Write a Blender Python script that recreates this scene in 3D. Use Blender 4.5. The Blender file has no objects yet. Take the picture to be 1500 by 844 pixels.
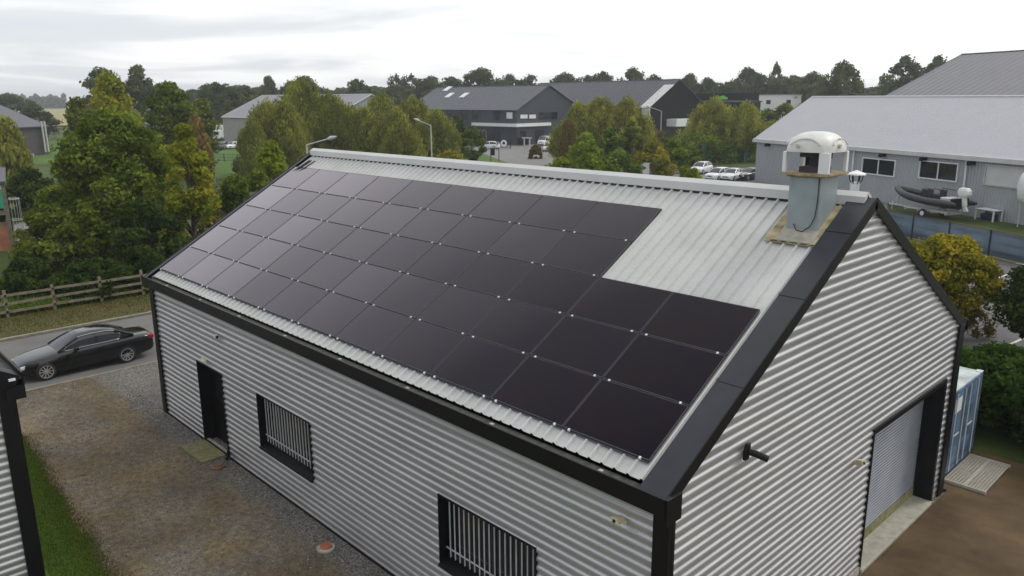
import bpy, bmesh, math, random
import numpy as np
from mathutils import Vector, Matrix, Euler
PI = math.pi
C = bpy.context.scene.collection
SC = bpy.context.scene

# ------------------------------------------------------------------ camera, world, sun, exposure
CAM = np.array([5.7224, -8.5143, 10.0502]); ROT = (1.3316, 0.0071, 0.8055); FPX = 1149.02
cd = bpy.data.cameras.new('camera'); cam = bpy.data.objects.new('camera', cd); C.objects.link(cam)
cam.location = CAM; cam.rotation_euler = ROT
cd.sensor_width = 36; cd.lens = 36 * FPX / 1500; cd.clip_start = .1; cd.clip_end = 9000
SC.camera = cam
SUN_EL, SUN_AZ = math.radians(48), math.radians(20)      # azimuth from +Y towards +X
world = bpy.data.worlds.new('World'); SC.world = world; world.use_nodes = True
wn = world.node_tree; wn.nodes.clear()
def WN(t, **k):
    n = wn.nodes.new(t)
    for a, b in k.items(): setattr(n, a, b)
    return n
def wl(a, b): wn.links.new(a, b)
out = WN('ShaderNodeOutputWorld'); bg1 = WN('ShaderNodeBackground'); bg2 = WN('ShaderNodeBackground'); mx = WN('ShaderNodeMixShader')
sky = WN('ShaderNodeTexSky', sky_type='NISHITA', sun_disc=False, sun_elevation=SUN_EL, sun_rotation=SUN_AZ)
wl(sky.outputs[0], bg1.inputs[0]); bg1.inputs[1].default_value = .1
tc = WN('ShaderNodeTexCoord'); sep = WN('ShaderNodeSeparateXYZ'); wl(tc.outputs['Generated'], sep.inputs[0])
zm = WN('ShaderNodeMath', operation='MAXIMUM'); wl(sep.outputs[2], zm.inputs[0]); zm.inputs[1].default_value = 0
za = WN('ShaderNodeMath', operation='ADD'); wl(zm.outputs[0], za.inputs[0]); za.inputs[1].default_value = .07
dv = WN('ShaderNodeVectorMath', operation='DIVIDE'); cmb = WN('ShaderNodeCombineXYZ')
for i in range(3): wl(za.outputs[0], cmb.inputs[i])
wl(tc.outputs['Generated'], dv.inputs[0]); wl(cmb.outputs[0], dv.inputs[1])
n1 = WN('ShaderNodeTexNoise'); n1.inputs['Scale'].default_value = .42; n1.inputs['Detail'].default_value = 7; n1.inputs['Roughness'].default_value = .52
n1.inputs['Distortion'].default_value = .5
wl(dv.outputs[0], n1.inputs['Vector'])
dt = WN('ShaderNodeVectorMath', operation='DOT_PRODUCT'); wl(tc.outputs['Generated'], dt.inputs[0]); dt.inputs[1].default_value = (.30, .90, .25)
ma = WN('ShaderNodeMath', operation='MULTIPLY_ADD'); wl(dt.outputs['Value'], ma.inputs[0]); ma.inputs[1].default_value = .36; wl(n1.outputs[0], ma.inputs[2])
rp = WN('ShaderNodeValToRGB'); wl(ma.outputs[0], rp.inputs[0])
el = rp.color_ramp.elements
el[0].position = .28; el[0].color = (.50, .53, .57, 1); el[1].position = .84; el[1].color = (.86, .86, .85, 1)
e = el.new(.46); e.color = (.55, .568, .59, 1)
e = el.new(.60); e.color = (.72, .725, .725, 1)
wl(rp.outputs[0], bg2.inputs[0]); bg2.inputs[1].default_value = 1.0
mx.inputs[0].default_value = .96
wl(bg1.outputs[0], mx.inputs[1]); wl(bg2.outputs[0], mx.inputs[2]); wl(mx.outputs[0], out.inputs[0])
sd = bpy.data.lights.new('sun', 'SUN'); sd.energy = .8; sd.angle = math.radians(14); sd.color = (1, .96, .9)
sun = bpy.data.objects.new('sun', sd); C.objects.link(sun)
sdir = Vector((math.sin(SUN_AZ) * math.cos(SUN_EL), math.cos(SUN_AZ) * math.cos(SUN_EL), math.sin(SUN_EL)))
sun.rotation_euler = sdir.to_track_quat('Z', 'Y').to_euler()
SC.view_settings.view_transform = 'Standard'; SC.view_settings.look = 'None'; SC.view_settings.exposure = 0.62; SC.view_settings.gamma = 1

# ------------------------------------------------------------------ measuring helpers (sight lines of a surveyed point to real ground / wall planes)
MR = np.array(Euler(ROT, 'XYZ').to_matrix())
def ray(x, y): return MR @ np.array([(x - 750) / FPX, -(y - 422) / FPX, -1.])
def at(x, y, d): return CAM + ray(x, y) * d
def G(x, y, z=0.):
    r = ray(x, y); return CAM + r * ((z - CAM[2]) / r[2])
def onwall(A, u, x, y):
    "distance along wall (A,u) and height hit by the sight line"
    r = ray(x, y); n = np.array([-u[1], u[0]]); t = ((A[0] - CAM[0]) * n[0] + (A[1] - CAM[1]) * n[1]) / (r[0] * n[0] + r[1] * n[1])
    q = CAM + r * t; return (q[0] - A[0]) * u[0] + (q[1] - A[1]) * u[1], q[2]

# ------------------------------------------------------------------ object helpers
def tag(o, label=None, cat=None, group=None, kind=None):
    if label: o['label'] = label
    if cat: o['category'] = cat
    if group: o['group'] = group
    if kind: o['kind'] = kind
    return o
def thing(name, label, cat, loc=(0, 0, 0), rz=0, group=None):
    o = bpy.data.objects.new(name, None); C.objects.link(o); o.empty_display_size = .3
    o.location = tuple(float(v) for v in loc); o.rotation_euler = (0, 0, rz)
    return tag(o, label, cat, group)
def copy_tree(o, parent=None):
    c = o.copy(); C.objects.link(c); c.parent = parent
    for ch in list(o.children): copy_tree(ch, c)
    return c
class MB:
    def __init__(s): s.v = []; s.f = []
    def add(s, vs, fs):
        b = len(s.v); s.v += [tuple(float(c) for c in v) for v in vs]; s.f += [tuple(b + i for i in f) for f in fs]; return s
    def box(s, x0, x1, y0, y1, z0, z1, M=None):
        vs = [(x, y, z) for z in (z0, z1) for y in (y0, y1) for x in (x0, x1)]
        if M is not None: vs = [M @ Vector(v) for v in vs]
        return s.add(vs, [(0, 2, 3, 1), (4, 5, 7, 6), (0, 1, 5, 4), (2, 6, 7, 3), (0, 4, 6, 2), (1, 3, 7, 5)])
    def prism(s, poly, a, b, axis='z', M=None):
        "polygon extruded from a to b along axis; poly gives the two other coordinates in cyclic order"
        n = len(poly); f = {'z': lambda p, t: (p[0], p[1], t), 'y': lambda p, t: (p[0], t, p[1]), 'x': lambda p, t: (t, p[0], p[1])}[axis]
        vs = [f(p, a) for p in poly] + [f(p, b) for p in poly]
        if M is not None: vs = [M @ Vector(v) for v in vs]
        return s.add(vs, [tuple(range(n))[::-1], tuple(range(n, 2 * n))] + [(i, (i + 1) % n, n + (i + 1) % n, n + i) for i in range(n)])
    def tube(s, pts, r, n=8, caps=True):
        pts = [Vector(tuple(map(float, p))) for p in pts]; rs = r if isinstance(r, (list, tuple)) else [r] * len(pts)
        b = len(s.v); up = Vector((0, 0, 1)); prev = None
        for i, p in enumerate(pts):
            d = (pts[min(i + 1, len(pts) - 1)] - pts[max(i - 1, 0)]).normalized()
            a = prev if prev is not None else (up if abs(d.z) < .9 else Vector((1, 0, 0)))
            x = (a - d * a.dot(d)).normalized(); y = d.cross(x); prev = x
            for k in range(n):
                t = 2 * PI * k / n; s.v.append(tuple(p + (x * math.cos(t) + y * math.sin(t)) * rs[i]))
        for i in range(len(pts) - 1):
            for k in range(n):
                s.f.append((b + i * n + k, b + i * n + (k + 1) % n, b + (i + 1) * n + (k + 1) % n, b + (i + 1) * n + k))
        if caps: s.f.append(tuple(b + k for k in range(n))[::-1]); s.f.append(tuple(b + (len(pts) - 1) * n + k for k in range(n)))
        return s
    def lathe(s, prof, n=16, M=None, caps=True):
        b = len(s.v)
        for (r, z) in prof:
            for k in range(n):
                v = Vector((r * math.cos(2 * PI * k / n), r * math.sin(2 * PI * k / n), z)); s.v.append(tuple(M @ v if M is not None else v))
        for i in range(len(prof) - 1):
            for k in range(n): s.f.append((b + i * n + k, b + i * n + (k + 1) % n, b + (i + 1) * n + (k + 1) % n, b + (i + 1) * n + k))
        if caps: s.f.append(tuple(b + k for k in range(n))[::-1]); s.f.append(tuple(b + (len(prof) - 1) * n + k for k in range(n)))
        return s
    def quad(s, a, b, c, d): return s.add([a, b, c, d], [(0, 1, 2, 3)])
    def build(s, name, mat, parent=None, smooth=False, bevel=0, fixn=True):
        me = bpy.data.meshes.new(name); me.from_pydata(s.v, [], s.f)
        if fixn:
            bm = bmesh.new(); bm.from_mesh(me); bmesh.ops.recalc_face_normals(bm, faces=bm.faces); bm.to_mesh(me); bm.free()
        me.materials.append(mat)
        if smooth: me.polygons.foreach_set('use_smooth', [True] * len(me.polygons))
        o = bpy.data.objects.new(name, me); C.objects.link(o); o.parent = parent
        if bevel:
            m = o.modifiers.new('bevel', 'BEVEL'); m.width = bevel; m.segments = 2; m.limit_method = 'ANGLE'; m.angle_limit = math.radians(40)
        if smooth == 'auto':
            try: me.set_sharp_from_angle(angle=math.radians(38))
            except Exception: pass
        return o

# ------------------------------------------------------------------ materials
def newmat(name):
    m = bpy.data.materials.new(name); m.use_nodes = True; nt = m.node_tree; b = nt.nodes['Principled BSDF']; return m, nt, b
def nd(nt, t, **k):
    n = nt.nodes.new(t)
    for a, b in k.items(): setattr(n, a, b)
    return n
def noise(nt, scale, detail=4, vec=None, rough=.5):
    n = nd(nt, 'ShaderNodeTexNoise'); n.inputs['Scale'].default_value = scale; n.inputs['Detail'].default_value = detail; n.inputs['Roughness'].default_value = rough
    if vec is not None: nt.links.new(vec, n.inputs['Vector'])
    return n
def ramp(nt, fac, stops):
    r = nd(nt, 'ShaderNodeValToRGB'); nt.links.new(fac, r.inputs[0]); e = r.color_ramp.elements
    while len(e) < len(stops): e.new(.5)
    for i, (p, c) in enumerate(stops): e[i].position = p; e[i].color = (*c, 1) if len(c) == 3 else c
    return r
def mixc(nt, fac, a, b, typ='MIX'):
    m = nd(nt, 'ShaderNodeMix', data_type='RGBA', blend_type=typ)
    for s, v in ((0, fac), (6, a), (7, b)):
        if hasattr(v, 'is_output') or isinstance(v, bpy.types.NodeSocket): nt.links.new(v, m.inputs[s])
        else: m.inputs[s].default_value = v if s == 0 else (*v, 1)
    return m.outputs[2]
def bump(nt, b, h, strength=.3, dist=.02):
    n = nd(nt, 'ShaderNodeBump'); n.inputs['Strength'].default_value = strength; n.inputs['Distance'].default_value = dist
    nt.links.new(h, n.inputs['Height']); nt.links.new(n.outputs[0], b.inputs['Normal'])
def plain(name, col, rough=.5, metal=0., var=.12, scale=3., bmp=0., spec=.5, detail=5, coat=0):
    m, nt, b = newmat(name); tcn = nd(nt, 'ShaderNodeTexCoord')
    n = noise(nt, scale, detail, tcn.outputs['Object'])
    lo = tuple(c * (1 - var) for c in col); hi = tuple(min(1, c * (1 + var)) for c in col)
    r = ramp(nt, n.outputs[0], [(.3, lo), (.7, hi)]); nt.links.new(r.outputs[0], b.inputs['Base Color'])
    b.inputs['Metallic'].default_value = metal; b.inputs['Specular IOR Level'].default_value = spec
    if coat: b.inputs['Coat Weight'].default_value = coat; b.inputs['Coat Roughness'].default_value = .04
    rr = nd(nt, 'ShaderNodeMapRange'); nt.links.new(n.outputs[0], rr.inputs[0]); rr.inputs[3].default_value = max(0, rough - .06); rr.inputs[4].default_value = min(1, rough + .06)
    nt.links.new(rr.outputs[0], b.inputs['Roughness'])
    if bmp: n2 = noise(nt, scale * 8, 3, tcn.outputs['Object']); bump(nt, b, n2.outputs[0], bmp, .01)
    return m
def mat_clad():
    m, nt, b = newmat('corrugated_steel'); tcn = nd(nt, 'ShaderNodeTexCoord'); mp = nd(nt, 'ShaderNodeMapping'); nt.links.new(tcn.outputs['Object'], mp.inputs[0])
    mp.inputs['Scale'].default_value = (.25, .25, 2.6); n = noise(nt, 2.2, 6, mp.outputs[0]); n2 = noise(nt, 45, 3, tcn.outputs['Object'])
    a = ramp(nt, n.outputs[0], [(.3, (.42, .42, .43)), (.7, (.54, .54, .545))])
    c = mixc(nt, .18, a.outputs[0], n2.outputs[1], 'OVERLAY'); sz = nd(nt, 'ShaderNodeSeparateXYZ'); nt.links.new(tcn.outputs['Object'], sz.inputs[0]); nz = noise(nt, 1.6, 5, tcn.outputs['Object'], .7)
    az = nd(nt, 'ShaderNodeMath', operation='MULTIPLY_ADD'); nt.links.new(nz.outputs[0], az.inputs[0]); az.inputs[1].default_value = -.9; nt.links.new(sz.outputs[2], az.inputs[2])
    dz = nd(nt, 'ShaderNodeMapRange'); nt.links.new(az.outputs[0], dz.inputs[0]); dz.inputs[1].default_value = -.35; dz.inputs[2].default_value = .25; dz.inputs[3].default_value = .28; dz.inputs[4].default_value = 0
    c = mixc(nt, dz.outputs[0], c, (.20, .17, .13))
    nt.links.new(c, b.inputs['Base Color'])
    b.inputs['Metallic'].default_value = .5
    n7 = noise(nt, 2.2, 3, tcn.outputs['Object']); bump(nt, b, n7.outputs[0], .35, .02)
    rr = nd(nt, 'ShaderNodeMapRange'); nt.links.new(n.outputs[0], rr.inputs[0]); rr.inputs[3].default_value = .25; rr.inputs[4].default_value = .36
    nt.links.new(rr.outputs[0], b.inputs['Roughness']); return m
def mat_deck():
    m, nt, b = newmat('roof_steel'); tcn = nd(nt, 'ShaderNodeTexCoord'); n = noise(nt, .8, 6, tcn.outputs['Object'], .65)
    n2 = noise(nt, 14, 5, tcn.outputs['Object'], .7)
    a = ramp(nt, n.outputs[0], [(.32, (.50, .50, .475)), (.62, (.575, .575, .56))]); d = ramp(nt, n2.outputs[0], [(.33, (.80, .78, .72)), (.52, (1, 1, 1))])
    nt.links.new(mixc(nt, .4, a.outputs[0], d.outputs[0], 'MULTIPLY'), b.inputs['Base Color']); b.inputs['Roughness'].default_value = .45; return m
def mat_pv():
    m, nt, b = newmat('solar_glass'); oi = nd(nt, 'ShaderNodeObjectInfo'); tcn = nd(nt, 'ShaderNodeTexCoord')
    r = ramp(nt, oi.outputs['Random'], [(0, (.004, .004, .008)), (.5, (.007, .004, .008)), (1, (.005, .005, .011))])
    n = noise(nt, .9, 2, tcn.outputs['Object']); r2 = ramp(nt, n.outputs[0], [(.35, (.008, .004, .004)), (.65, (.003, .004, .011))])
    nt.links.new(mixc(nt, .5, r.outputs[0], r2.outputs[0]), b.inputs['Base Color'])
    # anti-reflective glass: little mirror effect face on, strong at grazing angles
    lw = nd(nt, 'ShaderNodeLayerWeight'); lw.inputs[0].default_value = .5; fr = ramp(nt, lw.outputs['Facing'], [(.25, (.010,) * 3), (.40, (.035,) * 3), (.50, (.10,) * 3), (.60, (.23,) * 3), (.68, (.42,) * 3), (1., (.95,) * 3)])
    gl = nd(nt, 'ShaderNodeBsdfGlossy'); gl.inputs['Color'].default_value = (1, .91, .95, 1); gl.inputs['Roughness'].default_value = .16; ms = nd(nt, 'ShaderNodeMixShader')
    b.inputs['Specular IOR Level'].default_value = 0
    vr = nd(nt, 'ShaderNodeMapRange'); nt.links.new(oi.outputs['Random'], vr.inputs[0]); vr.inputs[3].default_value = .88; vr.inputs[4].default_value = 1.12; mu = nd(nt, 'ShaderNodeMath', operation='MULTIPLY'); nt.links.new(fr.outputs[0], mu.inputs[0]); nt.links.new(vr.outputs[0], mu.inputs[1])
    nt.links.new(mu.outputs[0], ms.inputs[0]); nt.links.new(b.outputs[0], ms.inputs[1]); nt.links.new(gl.outputs[0], ms.inputs[2]); nt.links.new(ms.outputs[0], nt.nodes['Material Output'].inputs[0])
    b.inputs['Roughness'].default_value = .6; return m
def mat_pos(name, build, rough=.9):
    m, nt, b = newmat(name); g = nd(nt, 'ShaderNodeNewGeometry'); b.inputs['Roughness'].default_value = rough; b.inputs['Specular IOR Level'].default_value = .25
    build(nt, b, g.outputs['Position']); return m
def g_gravel(nt, b, P):
    sp = nd(nt, 'ShaderNodeSeparateXYZ'); nt.links.new(P, sp.inputs[0])
    v = nd(nt, 'ShaderNodeTexVoronoi'); v.inputs['Scale'].default_value = 34; nt.links.new(P, v.inputs['Vector'])
    stones = ramp(nt, v.outputs['Color'], [(.1, (.06, .055, .05)), (.5, (.14, .13, .116)), (.9, (.32, .30, .27))])
    fine = noise(nt, 60, 6, P, .75); soil = ramp(nt, fine.outputs[0], [(.36, (.05, .040, .029)), (.5, (.145, .120, .092)), (.62, (.32, .28, .215))])
    big = noise(nt, .35, 6, P, .6); fac = ramp(nt, big.outputs[0], [(.45, (0, 0, 0)), (.75, (.8, .8, .8))])
    base = mixc(nt, fac.outputs[0], soil.outputs[0], stones.outputs[0])
    # ochre, moss and straw patches
    p2 = noise(nt, .55, 7, P, .68); f2 = ramp(nt, p2.outputs[0], [(.44, (0, 0, 0)), (.60, (1, 1, 1))]); n3 = noise(nt, 35, 4, P, .7)
    och = ramp(nt, n3.outputs[0], [(.35, (.095, .066, .032)), (.65, (.26, .185, .085))])
    k = nd(nt, 'ShaderNodeMath', operation='MULTIPLY'); nt.links.new(f2.outputs[0], k.inputs[0]); k.inputs[1].default_value = .6
    c = mixc(nt, k.outputs[0], base, och.outputs[0])
    m5 = noise(nt, 5.5, 6, P, .75); f5 = ramp(nt, m5.outputs[0], [(.36, (.66, .64, .6)), (.5, (1, 1, 1)), (.64, (1.45, 1.42, 1.3))]); c = mixc(nt, 1., c, f5.outputs[0], 'MULTIPLY')
    # broad dark damp zones
    p4 = noise(nt, .22, 5, P, .6); f4 = ramp(nt, p4.outputs[0], [(.36, (.62, .60, .58)), (.64, (1.45, 1.42, 1.38))])
    c = mixc(nt, 1., c, f4.outputs[0], 'MULTIPLY')
    # drained gravel strip along the wall (y -1.3 .. 0)
    my = nd(nt, 'ShaderNodeMath', operation='MULTIPLY_ADD'); nt.links.new(big.outputs[0], my.inputs[0]); my.inputs[1].default_value = .9; nt.links.new(sp.outputs[1], my.inputs[2])
    f3 = ramp(nt, my.outputs[0], [(.0, (0, 0, 0)), (.12, (1, 1, 1))]); f3.color_ramp.elements[0].position = 0.0
    mr = nd(nt, 'ShaderNodeMapRange'); nt.links.new(my.outputs[0], mr.inputs[0]); mr.inputs[1].default_value = -.42; mr.inputs[2].default_value = -.05
    c = mixc(nt, mr.outputs[0], c, stones.outputs[0])
    nt.links.new(c, b.inputs['Base Color']); ad = nd(nt, 'ShaderNodeMath', operation='ADD'); nt.links.new(v.outputs['Distance'], ad.inputs[0]); nt.links.new(fine.outputs[0], ad.inputs[1])
    bump(nt, b, ad.outputs[0], .55, .025)
def g_asph(c1, c2, wet=.0):
    def f(nt, b, P):
        n = noise(nt, .5, 6, P, .65); n2 = noise(nt, 90, 3, P, .7); a = ramp(nt, n.outputs[0], [(.3, c1), (.7, c2)])
        d = ramp(nt, n2.outputs[0], [(.3, (.78, .78, .78)), (.7, (1.15, 1.15, 1.15))])
        nt.links.new(mixc(nt, 1., a.outputs[0], d.outputs[0], 'MULTIPLY'), b.inputs['Base Color']); bump(nt, b, n2.outputs[0], .3, .01)
        b.inputs['Roughness'].default_value = .8 - wet
    return f
def g_grass(c1, c2, c3):
    def f(nt, b, P):
        n = noise(nt, .3, 6, P, .7); n2 = noise(nt, 11, 6, P, .8); a = ramp(nt, n.outputs[0], [(.35, c1), (.55, c2), (.72, c3)])
        d = ramp(nt, n2.outputs[0], [(.3, (.5, .55, .45)), (.7, (1.35, 1.3, 1.2))])
        nt.links.new(mixc(nt, 1., a.outputs[0], d.outputs[0], 'MULTIPLY'), b.inputs['Base Color']); bump(nt, b, n2.outputs[0], .6, .06)
    return f
def mat_leaf(name, dark, mid, light, trans=.42):
    if name in ('olive_leaves', 'fresh_green_leaves', 'dark_green_leaves', 'willow_leaves', 'yellowing_leaves', 'autumn_leaves'): mid, light = tuple(c * 1.25 for c in mid), tuple(c * 1.32 for c in light)
    m, nt, b = newmat(name); at_ = nd(nt, 'ShaderNodeAttribute', attribute_name='tint'); r = ramp(nt, at_.outputs['Fac'], [(0., dark), (.5, mid), (1., light)])
    nt.nodes.remove(b); d = nd(nt, 'ShaderNodeBsdfDiffuse'); t = nd(nt, 'ShaderNodeBsdfTranslucent'); mxx = nd(nt, 'ShaderNodeMixShader'); mxx.inputs[0].default_value = trans
    oi = nd(nt, 'ShaderNodeObjectInfo'); rr = ramp(nt, oi.outputs['Random'], [(0, (.85, .88, .85)), (1, (1.12, 1.05, 1.0))])
    c = mixc(nt, 1., r.outputs[0], rr.outputs[0], 'MULTIPLY')
    nt.links.new(c, d.inputs[0]); nt.links.new(c, t.inputs[0]); nt.links.new(d.outputs[0], mxx.inputs[1]); nt.links.new(t.outputs[0], mxx.inputs[2])
    nt.links.new(mxx.outputs[0], nt.nodes['Material Output'].inputs[0]); return m
def mat_ribbed(name, col, pitch, axis=0, rough=.5, metal=0., var=.06):
    "painted sheet whose fine profile is too small to model at its distance"
    m, nt, b = newmat(name); tcn = nd(nt, 'ShaderNodeTexCoord'); sp = nd(nt, 'ShaderNodeSeparateXYZ'); nt.links.new(tcn.outputs['Object'], sp.inputs[0])
    k = nd(nt, 'ShaderNodeMath', operation='MULTIPLY'); nt.links.new(sp.outputs[axis], k.inputs[0]); k.inputs[1].default_value = 2 * PI / pitch
    s = nd(nt, 'ShaderNodeMath', operation='SINE'); nt.links.new(k.outputs[0], s.inputs[0])
    n = noise(nt, .6, 5, tcn.outputs['Object'], .6); r = ramp(nt, n.outputs[0], [(.3, tuple(c * (1 - var) for c in col)), (.7, tuple(c * (1 + var) for c in col))])
    nt.links.new(r.outputs[0], b.inputs['Base Color']); b.inputs['Roughness'].default_value = rough; b.inputs['Metallic'].default_value = metal
    bump(nt, b, s.outputs[0], .8, pitch * .12); return m

M = dict(
    clad=mat_clad(), deck=mat_deck(), pv=mat_pv(),
    black=plain('black_trim', (.005, .005, .006), .42, var=.25, spec=.3), slate=plain('dark_slate_flashing', (.022, .025, .032), .38, var=.2, scale=2, spec=.4),
    reveal=plain('black_reveal', (.004, .004, .005), .55, spec=.3), gutter=plain('dirty_gutter', (.06, .058, .05), .8, var=.4, scale=9),
    pvframe=plain('anodised_frame', (.085, .085, .10), .35, metal=.5), clamp=plain('aluminium_clamp', (.85, .85, .85), .4, metal=.2, var=.05),
    cap=plain('ridge_cap_steel', (.56, .56, .545), .5, var=.06, scale=1), glass=plain('window_glass', (.015, .018, .022), .06, var=.2, spec=.8),
    bars=plain('galvanised_bars', (.66, .67, .68), .4, metal=.3), conc=plain('concrete', (.36, .34, .28), .85, var=.2, scale=6, bmp=.3),
    mossy=plain('mossy_concrete', (.20, .185, .09), .9, var=.3, scale=7, bmp=.3), roller=plain('roller_steel', (.30, .32, .36), .38, metal=.35, var=.12, scale=1.5),
    chim=plain('zinc_chimney', (.31, .355, .375), .45, metal=.25, var=.10, scale=2.5), rust=plain('rusty_ledge', (.36, .27, .16), .85, var=.4, scale=5, bmp=.2),
    sludge=plain('weathered_flashing', (.36, .29, .17), .8, var=.5, scale=4.5, detail=8, bmp=.2), fibre=plain('white_fibreglass', (.66, .65, .61), .45, var=.1, scale=5),
    white=plain('white_paint', (.78, .78, .77), .4, var=.05), whitecar=plain('white_car_paint', (.72, .73, .74), .3, var=.03, coat=.6), blackcar=plain('black_car_paint', (.003, .003, .004), .15, var=.1, coat=.7, spec=.35),
    greycar=plain('dark_car_paint', (.02, .022, .03), .25, var=.1, coat=1.), tyre=plain('tyre_rubber', (.02, .02, .02), .8), rim=plain('alloy_rim', (.55, .55, .56), .3, metal=.7),
    chrome=plain('chrome_trim', (.75, .75, .75), .15, metal=1., var=.02), lamp=plain('lamp_glass', (.7, .72, .75), .1, spec=.9, var=.05), red=plain('red_lens', (.35, .01, .02), .2, var=.1),
    timber=plain('weathered_timber', (.20, .165, .115), .85, var=.35, scale=5, bmp=.4), bark=plain('bark', (.09, .07, .05), .9, var=.35, scale=6, bmp=.5),
    terra=plain('red_plastic_cap', (.38, .12, .07), .6, var=.2), dullcap=plain('dull_brown_cap', (.17, .105, .07), .8, var=.3), beige=plain('yellowed_plastic', (.62, .56, .36), .5, var=.12, scale=20),
    blue=plain('faded_blue_container', (.085, .145, .22), .6, var=.5, scale=2.2, detail=8), bluetop=plain('pale_container_roof', (.42, .46, .46), .6, var=.3, scale=2, detail=8),
    grate=plain('pale_grating', (.46, .42, .35), .7, var=.15, scale=10), dark1=mat_ribbed('slate_blue_cladding', (.045, .053, .068), .5, 0, .55), dark2=plain('near_black_cladding', (.008, .009, .011), .9, spec=.15, var=.2, scale=.5),
    roofd=mat_ribbed('slate_blue_roof', (.065, .072, .088), 1., 0, .5), roofd2=mat_ribbed('dark_grey_roof', (.058, .062, .074), 1., 0, .55), wgrey=mat_ribbed('grey_warehouse_roof', (.24, .24, .26), 1., 0, .5),
    wwall=mat_ribbed('beige_warehouse_wall', (.36, .35, .32), .8, 0, .6), wgable=mat_ribbed('blue_grey_gable', (.30, .33, .37), .8, 1, .6),
    lroof=mat_ribbed('pale_grey_roof', (.45, .45, .48), .33, 0, .5, var=.03), lwall=mat_ribbed('light_grey_cladding', (.37, .385, .40), .3, 0, .5, var=.04),
    brown=plain('brown_cladding', (.06, .05, .055), .7, var=.2, scale=1), sidedark=plain('dark_violet_roof', (.10, .10, .115), .6, var=.15, scale=.7),
    screen=mat_ribbed('blue_grey_screen', (.105, .145, .185), 2.1, 2, .75, var=.25), post=plain('dark_green_steel', (.012, .035, .03), .5), greenf=plain('green_panel', (.02, .09, .07), .6),
    line=plain('white_road_paint', (.62, .61, .57), .8, var=.2, scale=6), kerb=plain('kerb_stone', (.22, .20, .16), .85, var=.25, scale=4, bmp=.2),
    rubber=plain('black_inflatable', (.028, .028, .032), .45, var=.2), tarp=plain('blue_tarp', (.02, .03, .09), .5), orange=plain('orange_timber', (.42, .17, .10), .8, var=.2, scale=2),
    teal=plain('teal_banner', (.05, .42, .26), .6, var=.1), lime=plain('lime_sign', (.16, .55, .05), .5, var=.05), poly=plain('translucent_verge', (.55, .55, .53), .5, var=.25, scale=3, detail=7),
    pole=plain('galvanised_pole', (.50, .50, .48), .5, metal=.2, var=.08), stone=plain('loose_stone', (.20, .185, .16), .9, var=.65, scale=9),
    yard=mat_pos('gravel_yard', g_gravel), road=mat_pos('grey_asphalt', g_asph((.13, .125, .12), (.185, .18, .17))), park=mat_pos('car_park_asphalt', g_asph((.105, .098, .10), (.15, .14, .145))),
    street=mat_pos('street_asphalt', g_asph((.17, .165, .16), (.24, .23, .225))), dirt=mat_pos('oily_dirt', g_asph((.040, .025, .012), (.15, .098, .048))),
    grass=mat_pos('meadow_grass', g_grass((.035, .055, .014), (.07, .10, .022), (.11, .13, .035))), lawn=mat_pos('bright_lawn', g_grass((.06, .115, .02), (.085, .155, .028), (.12, .18, .04))),
    verge=mat_pos('dry_verge_grass', g_grass((.075, .085, .028), (.115, .105, .04), (.16, .11, .06))), field=mat_pos('ripe_field', g_grass((.30, .26, .11), (.34, .30, .13), (.38, .33, .16))),
)
LM = dict(
    olive=mat_leaf('olive_leaves', (.038, .052, .010), (.12, .15, .022), (.25, .27, .04)),
    green=mat_leaf('fresh_green_leaves', (.030, .050, .009), (.095, .14, .020), (.215, .265, .036)),
    deep=mat_leaf('dark_green_leaves', (.014, .028, .008), (.038, .064, .014), (.085, .12, .025)),
    willow=mat_leaf('willow_leaves', (.075, .078, .018), (.19, .205, .038), (.37, .39, .07), .5),
    yellow=mat_leaf('yellowing_leaves', (.06, .095, .012), (.22, .24, .024), (.46, .38, .035)),
    gold=mat_leaf('golden_leaves', (.09, .11, .014), (.27, .26, .025), (.52, .41, .04), .4),
    lime=mat_leaf('lime_leaves', (.09, .14, .015), (.19, .26, .02), (.33, .40, .035)),
    dry=mat_leaf('dry_grass_blades', (.05, .065, .02), (.11, .11, .035), (.20, .15, .06)),
    brown=mat_leaf('autumn_leaves', (.07, .055, .02), (.15, .12, .035), (.24, .17, .06)),
    far=mat_leaf('far_leaves', (.045, .062, .026), (.095, .125, .046), (.17, .205, .07)),
    hedge=mat_leaf('hedge_leaves', (.016, .036, .008), (.052, .10, .019), (.13, .21, .04)),
    blade=mat_leaf('grass_blades', (.05, .10, .015), (.11, .20, .03), (.22, .27, .06), .45),
)

# ------------------------------------------------------------------ ground and roads
def sheet(name, pts, z, mat, kind='structure', sub=0):
    mb = MB(); mb.add([(p[0], p[1], z) for p in pts], [tuple(range(len(pts)))]); o = mb.build(name, mat); tag(o, kind=kind); return o
sheet('ground', [(-4500, -3500), (1500, -3500), (1500, 5000), (-4500, 5000)], 0., M['grass'])
sheet('yard', [(-25.2, -30), (22, -30), (22, 12.4), (-25.2, 12.4)], .004, M['yard'])
sheet('oily_yard', [(.10, 2), (22, 2), (22, 15.6), (-1.5, 15.6), (-1.5, 12.45), (.10, 12.45)], .008, M['dirt'])
sheet('road', [(-32.6, -70), (-25.2, -70), (-25.2, 40), (-32.6, 40)], .006, M['road'])
def pathbox(name, x0, x1, y0, y1, z1, mat):
    mb = MB().box(x0, x1, y0, y1, 0, z1); o = mb.build(name, mat, bevel=.02); tag(o, kind='structure'); return o
pathbox('kerb', -32.78, -32.6, -70, 40, .12, M['kerb'])
pathbox('kerb', -25.27, -25.13, -70, 12, .03, M['kerb'])
sheet('verge', [(-37.5, -70), (-32.8, -70), (-32.8, 40), (-37.5, 40)], .01, M['verge'])
PKN = np.array([.875, -.484]); PKP = np.array([.484, .875])
o0 = np.array([-14.39, 50.21])
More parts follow.
